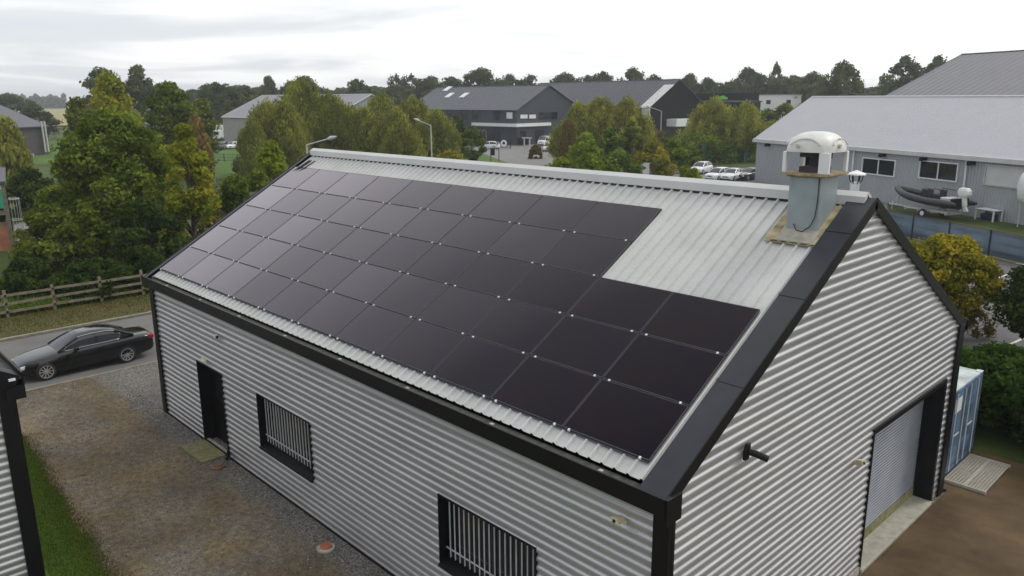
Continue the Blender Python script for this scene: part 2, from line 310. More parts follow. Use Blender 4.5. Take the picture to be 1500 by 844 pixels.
def PK(a, b): q = o0 + PKN * a + PKP * b; return (q[0], q[1])
sheet('car_park', [(-60, 18), (40, 18), PK(60, -.4), PK(-30, -.4)], .012, M['park'])
for (a, b_) in (((1447, 412), (1500, 394.5)), ((1380, 470), (1440, 463)), ((1414, 473), (1437, 464)), ((1465, 512), (1499, 496))):
    pass
def stripe(p, q, w=.12, ext=0):
    p = np.array(p[:2]); q = np.array(q[:2]); d = (q - p) / np.linalg.norm(q - p); n = np.array([-d[1], d[0]]) * w / 2; q = q + d * ext
    mb = MB().add([(*(p + n), .017), (*(p - n), .017), (*(q - n), .017), (*(q + n), .017)], [(0, 1, 2, 3)]); o = mb.build('parking_line', M['line']); tag(o, kind='structure')
stripe(G(1447, 412), G(1500, 394.8), ext=.6); stripe(G(1412, 473), G(1437, 464), ext=.2); stripe(G(1464, 512), G(1497, 497), ext=1.6); stripe(G(1424, 376), G(1449, 381), w=.15)
stripe(G(1488, 386), G(1500, 388), w=.15, ext=1)
# far streets and lawns
sheet('street', [G(*p)[:2] for p in ((560, 262), (900, 290), (1300, 330), (1300, 268), (1180, 262), (1120, 247), (1000, 244), (880, 236), (845, 222), (815, 209), (760, 208), (700, 212), (690, 221), (735, 236), (640, 233), (560, 236))], .014, M['street'])
sheet('path', [G(*p)[:2] for p in ((985, 224), (1110, 218), (1110, 214.5), (985, 219))], .016, M['street'])
sheet('lawn', [G(*p)[:2] for p in ((310, 260), (420, 260), (430, 225), (400, 212), (310, 212))], .01, M['lawn'])
sheet('lawn', [G(*p)[:2] for p in ((700, 246), (746, 240), (700, 222), (640, 226), (650, 236))], .026, M['lawn'])
sheet('lawn', [G(*p)[:2] for p in ((985, 232), (1110, 226), (1110, 206), (985, 206))], .02, M['lawn'])
sheet('lawn', [G(*p)[:2] for p in ((40, 240), (110, 240), (120, 205), (60, 205))], .01, M['lawn'])
sheet('lawn', [PK(-30, -.4), PK(60, -.4), PK(60, 9), PK(-30, 9)], .009, M['verge'])
sheet('field', [G(*p)[:2] for p in ((-60, 190), (160, 184), (170, 154), (-60, 155.5))], .5, M['field'])
sheet('grass_strip', [(-24.2, -5.6), (-23.5, -4.6), (-20.76, -3.95), (-17, -4.2), (-11.15, -4.55), (-6, -4.6), (-6, -30), (-12, -30), (-12.2, -5.6)], .012, M['lawn'])

# ------------------------------------------------------------------ corrugated cladding
PITCH, AMP = .168, .032
def corr_wall(name, L, ztop, z0, holes, parent, mapf, lim=None):
    """sheet along u 0..L from z0 up; lim(z)->(u0,u1); holes = (u0,u1,z0,z1); mapf(u, out, z) -> xyz"""
    mb = MB(); n = int(round((ztop - z0) / (PITCH / 14))); zs = [z0 + (ztop - z0) * i / n for i in range(n + 1)]
    def prof(z):
        c = math.cos(2 * PI * (z - .05) / PITCH); return AMP * (.5 + .5 * math.tanh(2.6 * c) / math.tanh(2.6))
    for i in range(n):
        a, b = zs[i], zs[i + 1]; zm_ = (a + b) / 2; l0, l1 = lim(a) if lim else (0, L); m0, m1 = lim(b) if lim else (0, L)
        cuts = sorted((h[0], h[1]) for h in holes if h[2] <= zm_ <= h[3])
        segs = []; s = (l0, m0)
        for h in cuts: segs.append((s, (h[0], h[0]))); s = (h[1], h[1])
        segs.append((s, (l1, m1)))
        for (p, q) in segs:
            if q[0] - p[0] < .01 and q[1] - p[1] < .01: continue
            mb.add([mapf(p[0], prof(a), a), mapf(q[0], prof(a), a), mapf(q[1], prof(b), b), mapf(p[1], prof(b), b)], [(0, 1, 2, 3)])
    bmw = mb.build(name, M['clad'], parent, smooth=True, fixn=False)
    bm = bmesh.new(); bm.from_mesh(bmw.data); bmesh.ops.remove_doubles(bm, verts=bm.verts, dist=.0004); bm.to_mesh(bmw.data); bm.free()
    bmw.data.polygons.foreach_set('use_smooth', [True] * len(bmw.data.polygons)); return bmw

# ------------------------------------------------------------------ the workshop with the solar roof
L, W, HE, TH = 19.76, 12.18, 4.66, 0.526; TT = math.tan(TH); RZ = HE + W / 2 * TT
shop = thing('corrugated_workshop', 'long silver corrugated metal workshop with black trim and solar panels on its pale roof', 'building', (0, 0, 0))
WINS = [(-12.79, -10.14, 1.08, 2.56), (-5.22, -2.62, 1.10, 2.58)]; DOOR = (-16.60, -14.98, .0, 2.54)
SLOPE = lambda y: HE + min(y, W - y) * TT
fl = [(a + L, b + L, c, d) for a, b, c, d in WINS + [DOOR]]
corr_wall('front_cladding', L, HE - .16, .06, fl, shop, lambda u, o, z: (u - L, -o, z))
RD = (7.27, 11.42, 0., 3.22)
lim = lambda z: (0.02 if z < HE - .1 else (z - HE + .1) / TT, W - .02 if z < HE - .1 else W - (z - HE + .1) / TT)
corr_wall('gable_cladding', W, RZ - .12, .16, [RD], shop, lambda u, o, z: (o, u, z), lim)
# plain inner shell, rear and far walls (kept behind the sheets)
mb = MB(); mb.box(-L + .02, -.06, W - .1, W, 0, HE - .1)
mb.prism([(0.02, 0), (W - .1, 0), (W - .1, HE - .1), (W / 2, RZ - .14), (0.02, HE - .1)], -L, -L + .06, 'x'); mb.build('rear_wall', M['clad'], shop)
MB().box(-L, 0, .004, .10, 0, .06).build('plinth', M['conc'], shop); mb = MB(); mb.box(-.10, -.004, .02, 7.2, 0, .17); mb.build('plinth', M['conc'], shop); mb = MB().box(-.10, -.004, 11.5, W, 0, .17); mb.build('plinth', M['conc'], shop); mb = MB(); mb.box(-.004, .05, .1, 7.25, 0, .15); mb.build('plinth', M['conc'], shop)
mb = MB()   # dark core so no light passes behind the openings
mb.box(-L + .3, -.5, .45, .5, 0, 4.4); mb.box(-.62, -.56, .5, W - .4, 0, 4.4); mb.build('light_blocking_core', M['reveal'], shop)
# windows
def shop_window(x0, x1, z0, z1):
    mb = MB(); d = .26; t = .03
    mb.box(x0, x1, -.050, d, z1, z1 + t); mb.box(x0 - t, x0, -.050, d, z0, z1 + t); mb.box(x1, x1 + t, -.050, d, z0, z1 + t)
    mb.add([(x0 - t, -.085, z0 - .05), (x1 + t, -.085, z0 - .05), (x1 + t, -.085, z0), (x0 - t, -.085, z0), (x0 - t, d, z0 + .10), (x1 + t, d, z0 + .10), (x0 - t, d, z0 - .05), (x1 + t, d, z0 - .05)],
           [(0, 1, 2, 3), (3, 2, 5, 4), (0, 6, 7, 1), (6, 4, 5, 7), (0, 3, 4, 6), (1, 7, 5, 2)])
    w = mb.build('window', M['reveal'], shop)
    fr = MB(); y = d - .03; fw = .07
    fr.box(x0, x1, y - .05, y, z1 - fw, z1); fr.box(x0, x1, y - .05, y, z0 + .1, z0 + .1 + fw); fr.box(x0, x0 + fw, y - .05, y, z0 + .1 + fw, z1 - fw); fr.box(x1 - fw, x1, y - .05, y, z0 + .1 + fw, z1 - fw)
    xm = (x0 + x1) / 2; fr.box(xm - .05, xm + .05, y - .05, y, z0 + .1 + fw, z1 - fw); fr.build('frame', M['slate'], w)
    MB().box(x0 + fw, x1 - fw, y - .025, y - .015, z0 + .1 + fw, z1 - fw).build('pane', M['glass'], w)
    b = MB(); n = 17; yb = .09
    for i in range(n):
        x = x0 + .16 + (x1 - x0 - .32) * i / (n - 1); b.box(x - .009, x + .009, yb - .009, yb + .009, z0 + .16, z1 - .005)
    b.box(x0 + .005, x1 - .005, yb + .012, yb + .034, z0 + .30, z0 + .325); b.build('security_bars', M['bars'], w)
for a in WINS: shop_window(*a)
x0, x1, z0, z1 = DOOR
mb = MB(); mb.box(x0 - .03, x0, -.05, .4, 0, z1); mb.box(x1, x1 + .03, -.05, .4, 0, z1); mb.box(x0 - .03, x1 + .03, -.05, .4, z1, z1 + .03); dr = mb.build('door', M['reveal'], shop)
mb = MB(); mb.box(x0, x1, .30, .35, .04, z1); mb.box(x0 + .28, x1 - .2, .285, .30, 1.25, 2.2); mb.build('door_leaf', M['black'], dr)
mb = MB(); mb.tube([(x1 - .14, .30, 1.06), (x1 - .14, .245, 1.06), (x1 - .27, .245, 1.06)], .012); mb.build('handle', M['chrome'], dr)
MB().box(x0 + .42, x1 - .34, .280, .285, 1.4, 2.05).build('door_glass', M['glass'], dr)
# roller door
y0, y1, z0, z1 = RD
mb = MB(); n = 40; xd = -.40
for i in range(n):
    za_, zb_ = .10 + (z1 - .12) * i / n, .10 + (z1 - .12) * (i + 1) / n; h = zb_ - za_
    mb.prism([(xd, za_), (xd + .018, za_ + h * .2), (xd + .022, za_ + h * .5), (xd + .018, za_ + h * .8), (xd, zb_)], y0, y1, 'y')
rd = mb.build('roller_door', M['roller'], shop)
mb = MB(); mb.box(-.56, .055, y1, y1 + .12, .0, z1 + .1); mb.box(-.56, .055, y0 - .04, y0, 0, z1 + .1); mb.box(-.56, .055, y0, y1, z1, z1 + .1); mb.build('door_jamb', M['black'], rd)
MB().box(xd - .02, xd + .03, y0, y1, .10, .34).build('bottom_rail', M['mossy'], rd)
mb = MB(); mb.box(-.55, .10, y0 - .03, y1 + .03, 0, .095); mb.build('threshold', M['conc'], shop, bevel=.02)
# corner trims and downpipe
for x in (0, -L):
    s = 1 if x == 0 else -1
    mb = MB(); mb.box(min(x + .07 * s, x - .21 * s), max(x + .07 * s, x - .21 * s), -.075, -.03 + .031, .03, HE - .1); mb.box(x + .03 if s > 0 else x - .075, x + .075 if s > 0 else x - .03, .0015, .08, .03, HE - .1); mb.build('corner_trim', M['black'], shop, bevel=.004)
mb = MB()
mb.box(.03, .08, W - .26, W + .04, .03, HE - .1); mb.box(-.25, .08, W + .0415, W + .075, .03, HE - .1)
mb.build('corner_trim', M['black'], shop, bevel=.004)
MB().tube([(-.06, W + .15, HE - .25), (-.06, W + .15, .12)], .05, 10).tube([(-.06, W + .15, .12), (-.01, W + .2, .05), (.1, W + .25, .03)], .05, 10).build('downpipe', M['black'], shop, smooth='auto')
# black strip standing in for the dark gap under the front cladding
MB().box(-L, 0, -.052, .004, .0, .055).build('dark_gap_strip', M['black'], shop)
# fascia and gutter along both eaves
for s, yy in ((1, 0), (-1, W)):
    f = lambda y: yy + s * y if s > 0 else yy - y
    mb = MB(); ys = sorted((f(-.26), f(-.225))); mb.box(-L - .10, .10, ys[0], ys[1], HE - .30, HE - .01)
    ys = sorted((f(-.225), f(-.0))); mb.box(-L - .10, .10, ys[0], ys[1], HE - .30, HE - .27); mb.build('fascia', M['black'], shop, bevel=.006)
    mb = MB(); ys = sorted((f(-.22), f(.06))); mb.box(-L - .06, .06, ys[0], ys[1], HE - .16, HE - .12); ys = sorted((f(-.22), f(-.19))); mb.box(-L - .06, .06, ys[0], ys[1], HE - .12, HE - .04); mb.build('gutter', M['gutter'], shop)
# little brackets in the gutter
mb = MB()
for i in range(8):
    x = -1.1 - i * 2.4; mb.box(x - .035, x + .035, -.215, -.155, HE - .035, HE - .01)
mb.build('gutter_bracket', M['conc'], shop)
mb = MB(); mb.box(.07, .135, -.24, .12, HE - .42, HE - .02); mb.build('gutter_end_box', M['black'], shop, bevel=.005)
# roof deck: trapezoidal sheet, ribs run up the slope
def slope_M(side):
    "local (x, s, h) -> world ; s runs up the slope from the eave, h normal"
    c, sn = math.cos(TH), math.sin(TH)
    if side == 0: return Matrix(((1, 0, 0, 0), (0, c, -sn, 0), (0, sn, c, HE), (0, 0, 0, 1)))
    return Matrix(((1, 0, 0, 0), (0, -c, sn, W), (0, sn, c, HE), (0, 0, 0, 1)))
SL = W / 2 / math.cos(TH); DK = -.085
for side in (0, 1):
    Ms = slope_M(side); mb = MB(); prof = []; x = -L + .02; p = .25
    while x < -.36:
        prof += [(x, 0), (x + .175, 0), (x + .196, .048), (x + .226, .048)]; x += p
    prof.append((-.30, 0)); S = [0.02 + (SL - .02) * k / 6 for k in range(7)]; b = []
    for s_ in S: b.append([Ms @ Vector((x, s_, DK + h)) for x, h in prof])
    vs = [v for r in b for v in r]; n = len(prof)
    mb.add(vs, [(k * n + i, k * n + i + 1, (k + 1) * n + i + 1, (k + 1) * n + i) for k in range(6) for i in range(n - 1)])
    o = mb.build('roof', M['deck'], shop, fixn=False)
    # verge flashings: broad slate band over the gable end, black drop on its outside
    for (xa, xb, xo) in ((-.43, .045, .045), (-L - .09, -L + .06, -L - .09)):
        e = .02 if side == 0 else .0
        mb = MB().box(xa, xb, -.17, SL - .002 if side == 0 else SL - .004, .0, .022, Ms); v1 = mb.build('verge_flashing', M['slate'], shop, bevel=.003)
        xx = sorted((xo, xo + (.022 if xo > -1 else -.022))); mb = MB().box(xx[0], xx[1], -.20, SL - .01, -.17, .035, Ms); mb.build('barge_board', M['black'], shop)
    MB().box(-.425, -.38, .06, SL - .35, -.12, -.001, Ms).build('edge_flashing', M['cap'], shop)
# transverse joints of the slate band
mb = MB()
for s_ in (2.1, 4.2, 6.0): mb.box(-.435, .05, s_ - .03, s_ + .03, .0225, .030, slope_M(0))
mb.build('flashing_joint', M['slate'], shop)
# raised ridge cap
mb = MB(); yc = W / 2
mb.prism([(yc - .17, RZ - .125), (yc - .14, RZ + .04), (yc, RZ + .12), (yc + .14, RZ + .04), (yc + .17, RZ - .125), (yc + .155, RZ - .125), (yc, RZ + .07), (yc - .155, RZ - .125)], -L - .02, -.10, 'x')
mb.build('ridge_cap', M['cap'], shop)
mb = MB(); mb.prism([(yc - .145, RZ - .3), (yc - .14, RZ - .02), (yc, RZ + .05), (yc + .14, RZ - .02), (yc + .145, RZ - .3)], -L + .05, -.3, 'x'); mb.build('ridge_closure', M['slate'], shop)
# a bundle of leftover strips at the far verge
mb = MB()
for k, (a, b_) in enumerate(((.25, .62), (.40, .75), (.62, 1.0))): mb.tube([slope_M(0) @ Vector((-L + a, 5.75, -.03)), slope_M(0) @ Vector((-L + b_, 6.45, .05))], .022, 6)
o = mb.build('leftover_rail', M['slate']); tag(o, 'short dark rails left lying at the far top corner of the pale roof', 'rail')

# chimney with its cowl
CX0, CX1, CY0, CY1, CT = -1.18, -.58, 5.16, 5.86, 8.60
mb = MB(); mb.box(CX0, CX1, CY0, CY1, 7.35, CT); ch = mb.build('chimney', M['chim'], shop, bevel=.012)
mb = MB(); mb.box(CX0 - .04, CX1 + .04, CY0 - .04, CY1 + .04, CT, CT + .03); mb.box(CX0 - .13, CX1 + .13, CY0 - .13, CY1 + .13, CT + .031, CT + .075); mb.build('ledge', M['rust'], ch, bevel=.006)
CM = ((CX0 + CX1) / 2, (CY0 + CY1) / 2)
Z0, Z1 = CT + .076, CT + .45
mb = MB()
for sx in (-1, 1):
    for sy in (-1, 1):
        px, py = CM[0] + sx * .385, CM[1] + sy * .40
        if (sx, sy) == (1, -1): px -= .03
        w, w2 = (.032, .045) if (sx, sy) != (1, -1) else (.095, .04)
        MB().box(px - w, px + w, py - w2, py + w2, Z0, Z1).build('cowl_post', M['white'], ch, bevel=.01)
mb = MB(); mb.box(CM[0] - .2, CM[0] + .2, CM[1] - .22, CM[1] + .22, Z0, Z0 + .1); mb.box(CM[0] - .3, CM[0] + .3, CM[1] - .02, CM[1] + .02, Z1 - .12, Z1 - .02); mb.build('flue_mouth', M['brown'], ch)
mb = MB(); mb.box(CM[0] - .05, CM[0] + .05, CM[1] + .02, CM[1] + .08, Z0, Z1); mb.box(CM[0] - .16, CM[0] + .12, CM[1] + .08, CM[1] + .10, Z0, Z1); mb.build('dark_cowl_panel', M['brown'], ch); mb = MB().box(CM[0] - .34, CM[0] + .10, CM[1] + .30, CM[1] + .32, Z0, Z1); mb.build('dark_cowl_panel', M['reveal'], ch)  # dark panels added so the inside of the cowl reads dark
# dome: square plan with rounded corners swelling to a low round top, four lobes
mb = MB(); N = 48; R = 12; pr = []
for i in range(R + 1):
    t = i / R; h = .35 * math.sin(t * PI / 2) ** .95; rr = math.cos(t * PI / 2) ** .66
    for k in range(N):
        a = 2 * PI * k / N; c, s_ = math.cos(a), math.sin(a); q = (abs(c) ** 3.4 + abs(s_) ** 3.4) ** (-1 / 3.4); mixq = q * (1 - t ** 1.4) + 1 * (t ** 1.4)
        lobe = 1 + .035 * max(0, math.cos(4 * a)) * (1 - t)
        pr.append((CM[0] + c * .455 * rr * mixq * lobe, CM[1] + s_ * .48 * rr * mixq * lobe, Z1 + h))
fs = [(i * N + k, i * N + (k + 1) % N, (i + 1) * N + (k + 1) % N, (i + 1) * N + k) for i in range(R) for k in range(N)] + [tuple(range(N))[::-1]]
mb.add(pr, fs); dome = mb.build('cowl_dome', M['fibre'], ch, smooth='auto')
mb = MB()
for a in (0, PI / 2, PI, 3 * PI / 2):    # raised eyebrow ribs
    pts = []
    for k in range(13):
        t = PI * (.12 + .76 * k / 12); u = .30 * math.cos(t); hh = .05 + .19 * math.sin(t); dd = .445 - .27 * max(0, hh - .10) ** 1.0
        x, y = (dd if a in (0, PI) else dd), u
        pts.append((CM[0] + math.cos(a) * dd - math.sin(a) * u, CM[1] + math.sin(a) * (dd + .02) + math.cos(a) * u, Z1 + hh))
    mb.tube(pts, .012, 6)
mb.build('dome_rib', M['fibre'], ch, smooth=True)
mb = MB()
for (x, y, dx, dy) in ((CM[0] - .12, CM[1] - .475, 0, -1), (CM[0] + .452, CM[1] - .1, 1, 0)): mb.tube([(x, y, Z1 + .11), (x + dx * .035, y + dy * .035, Z1 + .11)], .035, 10)
mb.build('dome_bolt', M['pole'], ch)
mb = MB(); mb.tube([(CX1 - .03, CY0 - .02, CT + .02), (CX1 - .025, CY0 - .025, 8.2), (CX1 - .05, CY0 - .03, 7.9), (CX1 - .12, CY0 - .05, 7.72), (CX1 - .26, CY0 - .06, 7.62), (CX1 - .38, CY0 - .05, 7.64), (CX1 - .44, CY0 - .03, 7.74)], .010, 6); mb.build('cable', M['slate'], ch, smooth=True)
Ms = slope_M(0); s0 = 4.80 / math.cos(TH)
mb = MB(); mb.box(-1.42, -.435, s0, SL - .27, -.034, -.02, Ms); mb.build('chimney_flashing', M['sludge'], ch)
mb = MB()
for i in range(5): x = -1.32 + i * .19; mb.tube([Ms @ Vector((x + .19 * k / 6, s0 + .02, -.03 + .02 * math.sin(PI * k / 6))) for k in range(7)], .012, 5)
mb.build('flashing_lip', M['gutter'], ch)
MB().box(CX0 - .05, CX1 + .06, s0 + .05, s0 + .5, -.0195, -.008, Ms).build('mortar_bed', M['conc'], ch, bevel=.01)

# small steel flue cowl behind the ridge
cw = thing('flue_cowl', 'small steel flue with conical rain cap behind the ridge beside the white domed chimney', 'flue', (-.62, 6.72, SLOPE(6.72) - .12))
zc = 8.25 - (SLOPE(6.72) - .12)
MB().tube([(0, 0, 0), (0, 0, zc + .16)], .075, 14).build('flue_pipe', M['bars'], cw, smooth='auto')
mb = MB()
for k in range(6):
    a = k * PI / 3 + .3; mb.tube([(.06 * math.cos(a), .06 * math.sin(a), zc + .12), (.11 * math.cos(a), .11 * math.sin(a), zc + .2), (.13 * math.cos(a), .13 * math.sin(a), zc + .31)], .011, 5)
mb.build('cap_stay', M['slate'], cw)
MB().lathe([(.001, zc + .39), (.17, zc + .32), (.175, zc + .30), (.001, zc + .31)], 18, caps=False).build('rain_cap', M['white'], cw, smooth='auto')

# ------------------------------------------------------------------ solar panels, each a thing
PW, PH, PT = 1.722, 1.134, .035
def ordn(n): return ['first', 'second', 'third', 'fourth', 'fifth', 'sixth', 'seventh', 'eighth', 'ninth', 'tenth', 'eleventh'][n]
rown = ['bottom row', 'second row from the eave', 'middle row', 'second row from the top', 'top row']
def panel_proto():
    r = thing('solar_panel', 'x', 'solar panel')
    mb = MB(); f = .011
    mb.box(0, PW, 0, f, -PT, 0); mb.box(0, PW, PH - f, PH, -PT, 0); mb.box(0, f, f, PH - f, -PT, 0); mb.box(PW - f, PW, f, PH - f, -PT, 0); mb.build('frame', M['pvframe'], r)
    MB().box(f, PW - f, f, PH - f, -.012, -.0025).build('glass', M['pv'], r)
    for x in (.14, PW - .16):
        mb = MB(); mb.box(x - .018, x + .018, -.028, .012, -.03, .006); mb.box(x - .010, x + .010, -.015, .0, .006, .013); mb.build('clamp', M['clamp'], r)
    return r
pp = panel_proto(); first = True
E0 = Euler((TH, 0, 0))
for r_ in range(5):
    c0 = 2 if r_ >= 3 else 0
    for c_ in range(c0, 11):
        o = pp if first else copy_tree(pp); first = False
        x = -.5646 - c_ * 1.742 - PW - .01; s_ = .3177 + r_ * 1.1566 + .011
        p = slope_M(0) @ Vector((x, s_, 0)); o.location = p; o.rotation_euler = E0
        side = '%s from the right end' % ordn(c_ - c0) if c_ - c0 < 5 else '%s from the left end' % ordn(10 - c_)
        lab = 'black solar panel, %s, in the %s' % (side, rown[r_])
        tag(o, lab, 'solar panel', 'black solar panels on the workshop roof')
# mounting rails under the array
mb = MB()
for r_ in range(6):
    xe = -.5646 - 2 * 1.742 if r_ > 3 else -.5646
    s_ = .3177 + r_ * 1.1566; mb.box(-L + .06, xe - .03, s_ - .018, s_ + .018, -.06, -.036, slope_M(0))
mb.build('mounting_rail', M['pvframe'], shop)

# ------------------------------------------------------------------ fixtures on the walls
def seccam(loc, rz, label):
    r = thing('security_camera', label, 'camera', loc, rz)
    MB().lathe([(.05, 0), (.05, .02), (.03, .03)], 12, Matrix.Rotation(-PI / 2, 4, 'Y')).build('base', M['beige'], r)
    MB().tube([(-.02, 0, 0), (-.12, 0, -.02), (-.15, 0, .0)], .016, 8).build('arm', M['beige'], r)
    MB().box(-.26, -.06, -.05, .05, .0, .075).build('housing', M['beige'], r, bevel=.015)
    MB().box(-.29, -.05, -.058, .058, .076, .086).build('hood', M['beige'], r, bevel=.004)
    MB().tube([(-.262, 0, .037), (-.27, 0, .037)], .028, 12).build('lens', M['glass'], r)
    return r
c1 = seccam((-.74, -.05, 3.90), PI / 2 + .9, 'yellowed security camera under the eave near the black front corner trim')
c1.rotation_euler = (.0, .25, PI / 2)
c2 = seccam((.05, 6.45, 2.86), PI, 'small stained camera on the gable wall left of the roller door')
c2.rotation_euler = (0, .3, PI - .6)
fdl = thing('floodlight', 'black wall spotlight pointing out of the gable cladding below the verge', 'light', (.045, 1.98, 4.62))
mb = MB(); mb.prism([(-.09, -.13), (.03, -.13), (.06, .0), (.06, .13), (-.03, .13), (-.09, .05)], 0, .05, 'x'); mb.build('back_plate', M['black'], fdl, bevel=.006)
mb = MB(); mb.tube([(.05, .0, 0), (.16, .03, -.01), (.34, .09, -.06)], [.05, .055, .055], 12); mb.build('lamp_head', M['black'], fdl, smooth='auto')
wl_ = thing('wall_lamp', 'small pale emergency lamp above the front door', 'light', (-15.95, -.05, 2.74))
MB().box(-.16, .16, -.07, 0, -.045, .045).build('housing', M['beige'], wl_, bevel=.015); MB().box(-.12, .12, -.085, -.0705, -.03, .02).build('diffuser', M['white'], wl_, bevel=.01)
sn = thing('outdoor_sensor', 'tiny white and black sensor high on the front wall above the door', 'sensor', (-14.90, -.05, 3.68))
MB().box(-.05, .02, -.08, 0, -.05, .05).build('sensor_body', M['white'], sn, bevel=.01); MB().box(.021, .075, -.07, 0, -.045, .02).build('sensor_lens', M['black'], sn, bevel=.01)

# ------------------------------------------------------------------ ground objects round the workshop
mt = MB(); mt.box(-16.62, -15.12, -.78, -.06, .004, .07); o = mt.build('door_slab', M['mossy'], bevel=.012); tag(o, 'mossy square concrete step in front of the black front door', 'step')
def drain(x, y, label, collar, lid='terra'):
    r = thing('drain_cap', label, 'drain cap', (x, y, 0))
    MB().lathe([(.20, 0), (.21, .05), (.15, .07)], 20).build('collar', M[collar if lid == 'terra' else lid], r, smooth='auto'); MB().lathe([(.135, .066), (.135, .10), (.12, .112), (.03, .112)], 20)  .build('lid', M[lid], r, smooth='auto')
drain(-8.86, -.52, 'round red drain cap in gravel by the wall between the barred windows', 'conc'); drain(-14.62, -.52, 'flat dull brown drain cap beside the mossy door slab', 'terra', 'dullcap')
MB().tube([(-14.82, -.1, .3), (-14.82, -.1, .10), (-14.80, -.2, .07)], .045, 10).build('drain_elbow', M['black'], shop, smooth='auto')
gr = MB()
for i in range(14): x = -.13 + i * .074; gr.box(x, x + .035, 12.98, 15.05, .06, .085)
for j in range(24): y = 12.98 + j * .0886; gr.box(-.13, .867, y, y + .03, .0855, .1)
gr.box(-.15, .885, 12.93, 12.975, .012, .09); gr.box(-.15, .885, 15.055, 15.10, .012, .09); gr.box(.34, .40, 12.98, 15.05, .086, .092)
o = gr.build('ground_grating', M['grate']); tag(o, 'pale slatted grating lying on the dirt in front of the blue container', 'grating')
cn = thing('shipping_container', 'faded blue shipping container with closed doors behind the right corner of the workshop', 'container', (-.18, 13.05, .03))
CLn, CWd, CH = 6.0, 2.42, 2.42
mb = MB(); n = 24
prof = []
for i in range(n * 4 + 1):
    prof.append((-.12 - (CLn - .24) * i / (n * 4), .03 if i % 4 in (1, 2) else 0))
for yb_, sg in ((.02, -1), (CWd - .02, 1)):
    for i in range(len(prof) - 1):
        (xa, oa), (xb, ob) = prof[i], prof[i + 1]; mb.quad((xa, yb_ + sg * (oa - .03), .14), (xb, yb_ + sg * (ob - .03), .14), (xb, yb_ + sg * (ob - .03), CH - .1), (xa, yb_ + sg * (oa - .03), CH - .1))
mb.box(-CLn, -CLn + .05, .05, CWd - .05, .14, CH - .1); mb.build('side_wall', M['blue'], cn, fixn=False)
mb = MB()
for x in (-.06, -CLn + .06):
    for y in (.06, CWd - .06): mb.box(x - .06, x + .06, y - .06, y + .06, 0, CH - .02)
mb.box(-CLn, 0, 0, .1, 0.0, .14); mb.box(-CLn, 0, CWd - .1, CWd, 0, .14); mb.box(-.1, 0, .12, CWd - .12, 0, .12); mb.box(-.1, 0, .12, CWd - .12, CH - .12, CH - .02)
mb.box(-CLn, -.12, 0, .07, CH - .1, CH - .02); mb.box(-CLn, -.12, CWd - .07, CWd, CH - .1, CH - .02); mb.build('frame', M['blue'], cn, bevel=.008)
mb = MB(); mb.box(-CLn, -.02, .03, CWd - .03, CH - .025, CH + .01); mb.box(-.16, 0, CWd - .2, CWd + .01, CH + .0105, CH + .03); mb.build('roof', M['bluetop'], cn)
for k in (0, 1):
    y0_ = .125 + k * (CWd / 2 - .12); mb = MB(); mb.box(-.075, -.02, y0_, y0_ + CWd / 2 - .13, .13, CH - .13)
    for q in range(4): zq = .3 + q * .53; mb.box(-.0195, -.008, y0_ + .1, y0_ + CWd / 2 - .23, zq, zq + .35)
    dd = mb.build('door', M['blue'], cn, bevel=.004)
    for yq in (y0_ + .22, y0_ + CWd / 2 - .34): MB().tube([(.012, yq, .1), (.012, yq, CH - .1)], .017, 8).build('lock_bar', M['bars'], dd)
    MB().box(.02, .04, y0_ + .22, y0_ + .62, 1.1, 1.14).build('handle', M['bars'], dd)
MB().box(-.0075, -.003, .30, .80, 1.75, 2.15).build('sticker', M['white'], cn)

# neighbouring corrugated workshop on the left
TX, TY = -12.28, -5.50
tw = thing('corrugated_shed', 'corrugated silver shed with black corner trim cut off by the left edge of the photo', 'building', (TX, TY, 0))
TL = 12.0
limt = lambda z: (.02 if z < HE - .1 else (z - HE + .1) / TT, W - .02 if z < HE - .1 else W - (z - HE + .1) / TT)
corr_wall('gable_cladding', W, RZ - .12, .1, [], tw, lambda u, o, z: (o, -u, z), limt)
mb = MB(); mb.box(-TL, -.02, -.06, 0, 0, HE - .1); mb.box(-TL, -.02, -W, -W + .06, 0, HE - .1); mb.prism([(0, 0), (-W, 0), (-W, HE - .1), (-W / 2, RZ - .14), (0, HE - .1)], -TL, -TL + .06, 'x'); mb.build('side_wall', M['clad'], tw)
mb = MB(); mb.box(-.22, .075, .0, .07, 0, HE - .1); mb.box(.035, .08, -.24, .0, .0, HE - .1); mb.build('corner_trim', M['black'], tw, bevel=.005)
mb = MB(); mb.box(-TL, .10, .225, .26, HE - .3, HE - .01); mb.box(-TL, .1, 0.071, .225, HE - .3, HE - .27); mb.box(.05, .13, -.10, .25, HE - .55, HE - .305); mb.build('fascia', M['black'], tw, bevel=.005)
MB().box(-TL, .06, .0, .22, HE - .16, HE - .12).build('gutter', M['gutter'], tw)
for side in (0, 1):
    Mt = Matrix.Rotation(0, 4, 'X'); c, sn_ = math.cos(TH), math.sin(TH)
    Mt = Matrix(((1, 0, 0, 0), (0, -c, sn_, 0), (0, sn_, c, HE), (0, 0, 0, 1))) if side == 0 else Matrix(((1, 0, 0, 0), (0, c, -sn_, -W), (0, sn_, c, HE), (0, 0, 0, 1)))
    MB().box(-TL, -.4, 0, SL, -.12, -.08, Mt).build('roof', M['deck'], tw); MB().box(-.41, .085, -.17, SL - .003, 0, .022, Mt).build('verge_flashing', M['slate'], tw)
    MB().box(.085, .11, -.2, SL - .01, -.19, .035, Mt).build('barge_board', M['black'], tw)
MB().box(.09, .17, -.02, .10, HE - .13, HE - .09).build('gutter_bracket', M['clamp'], tw)

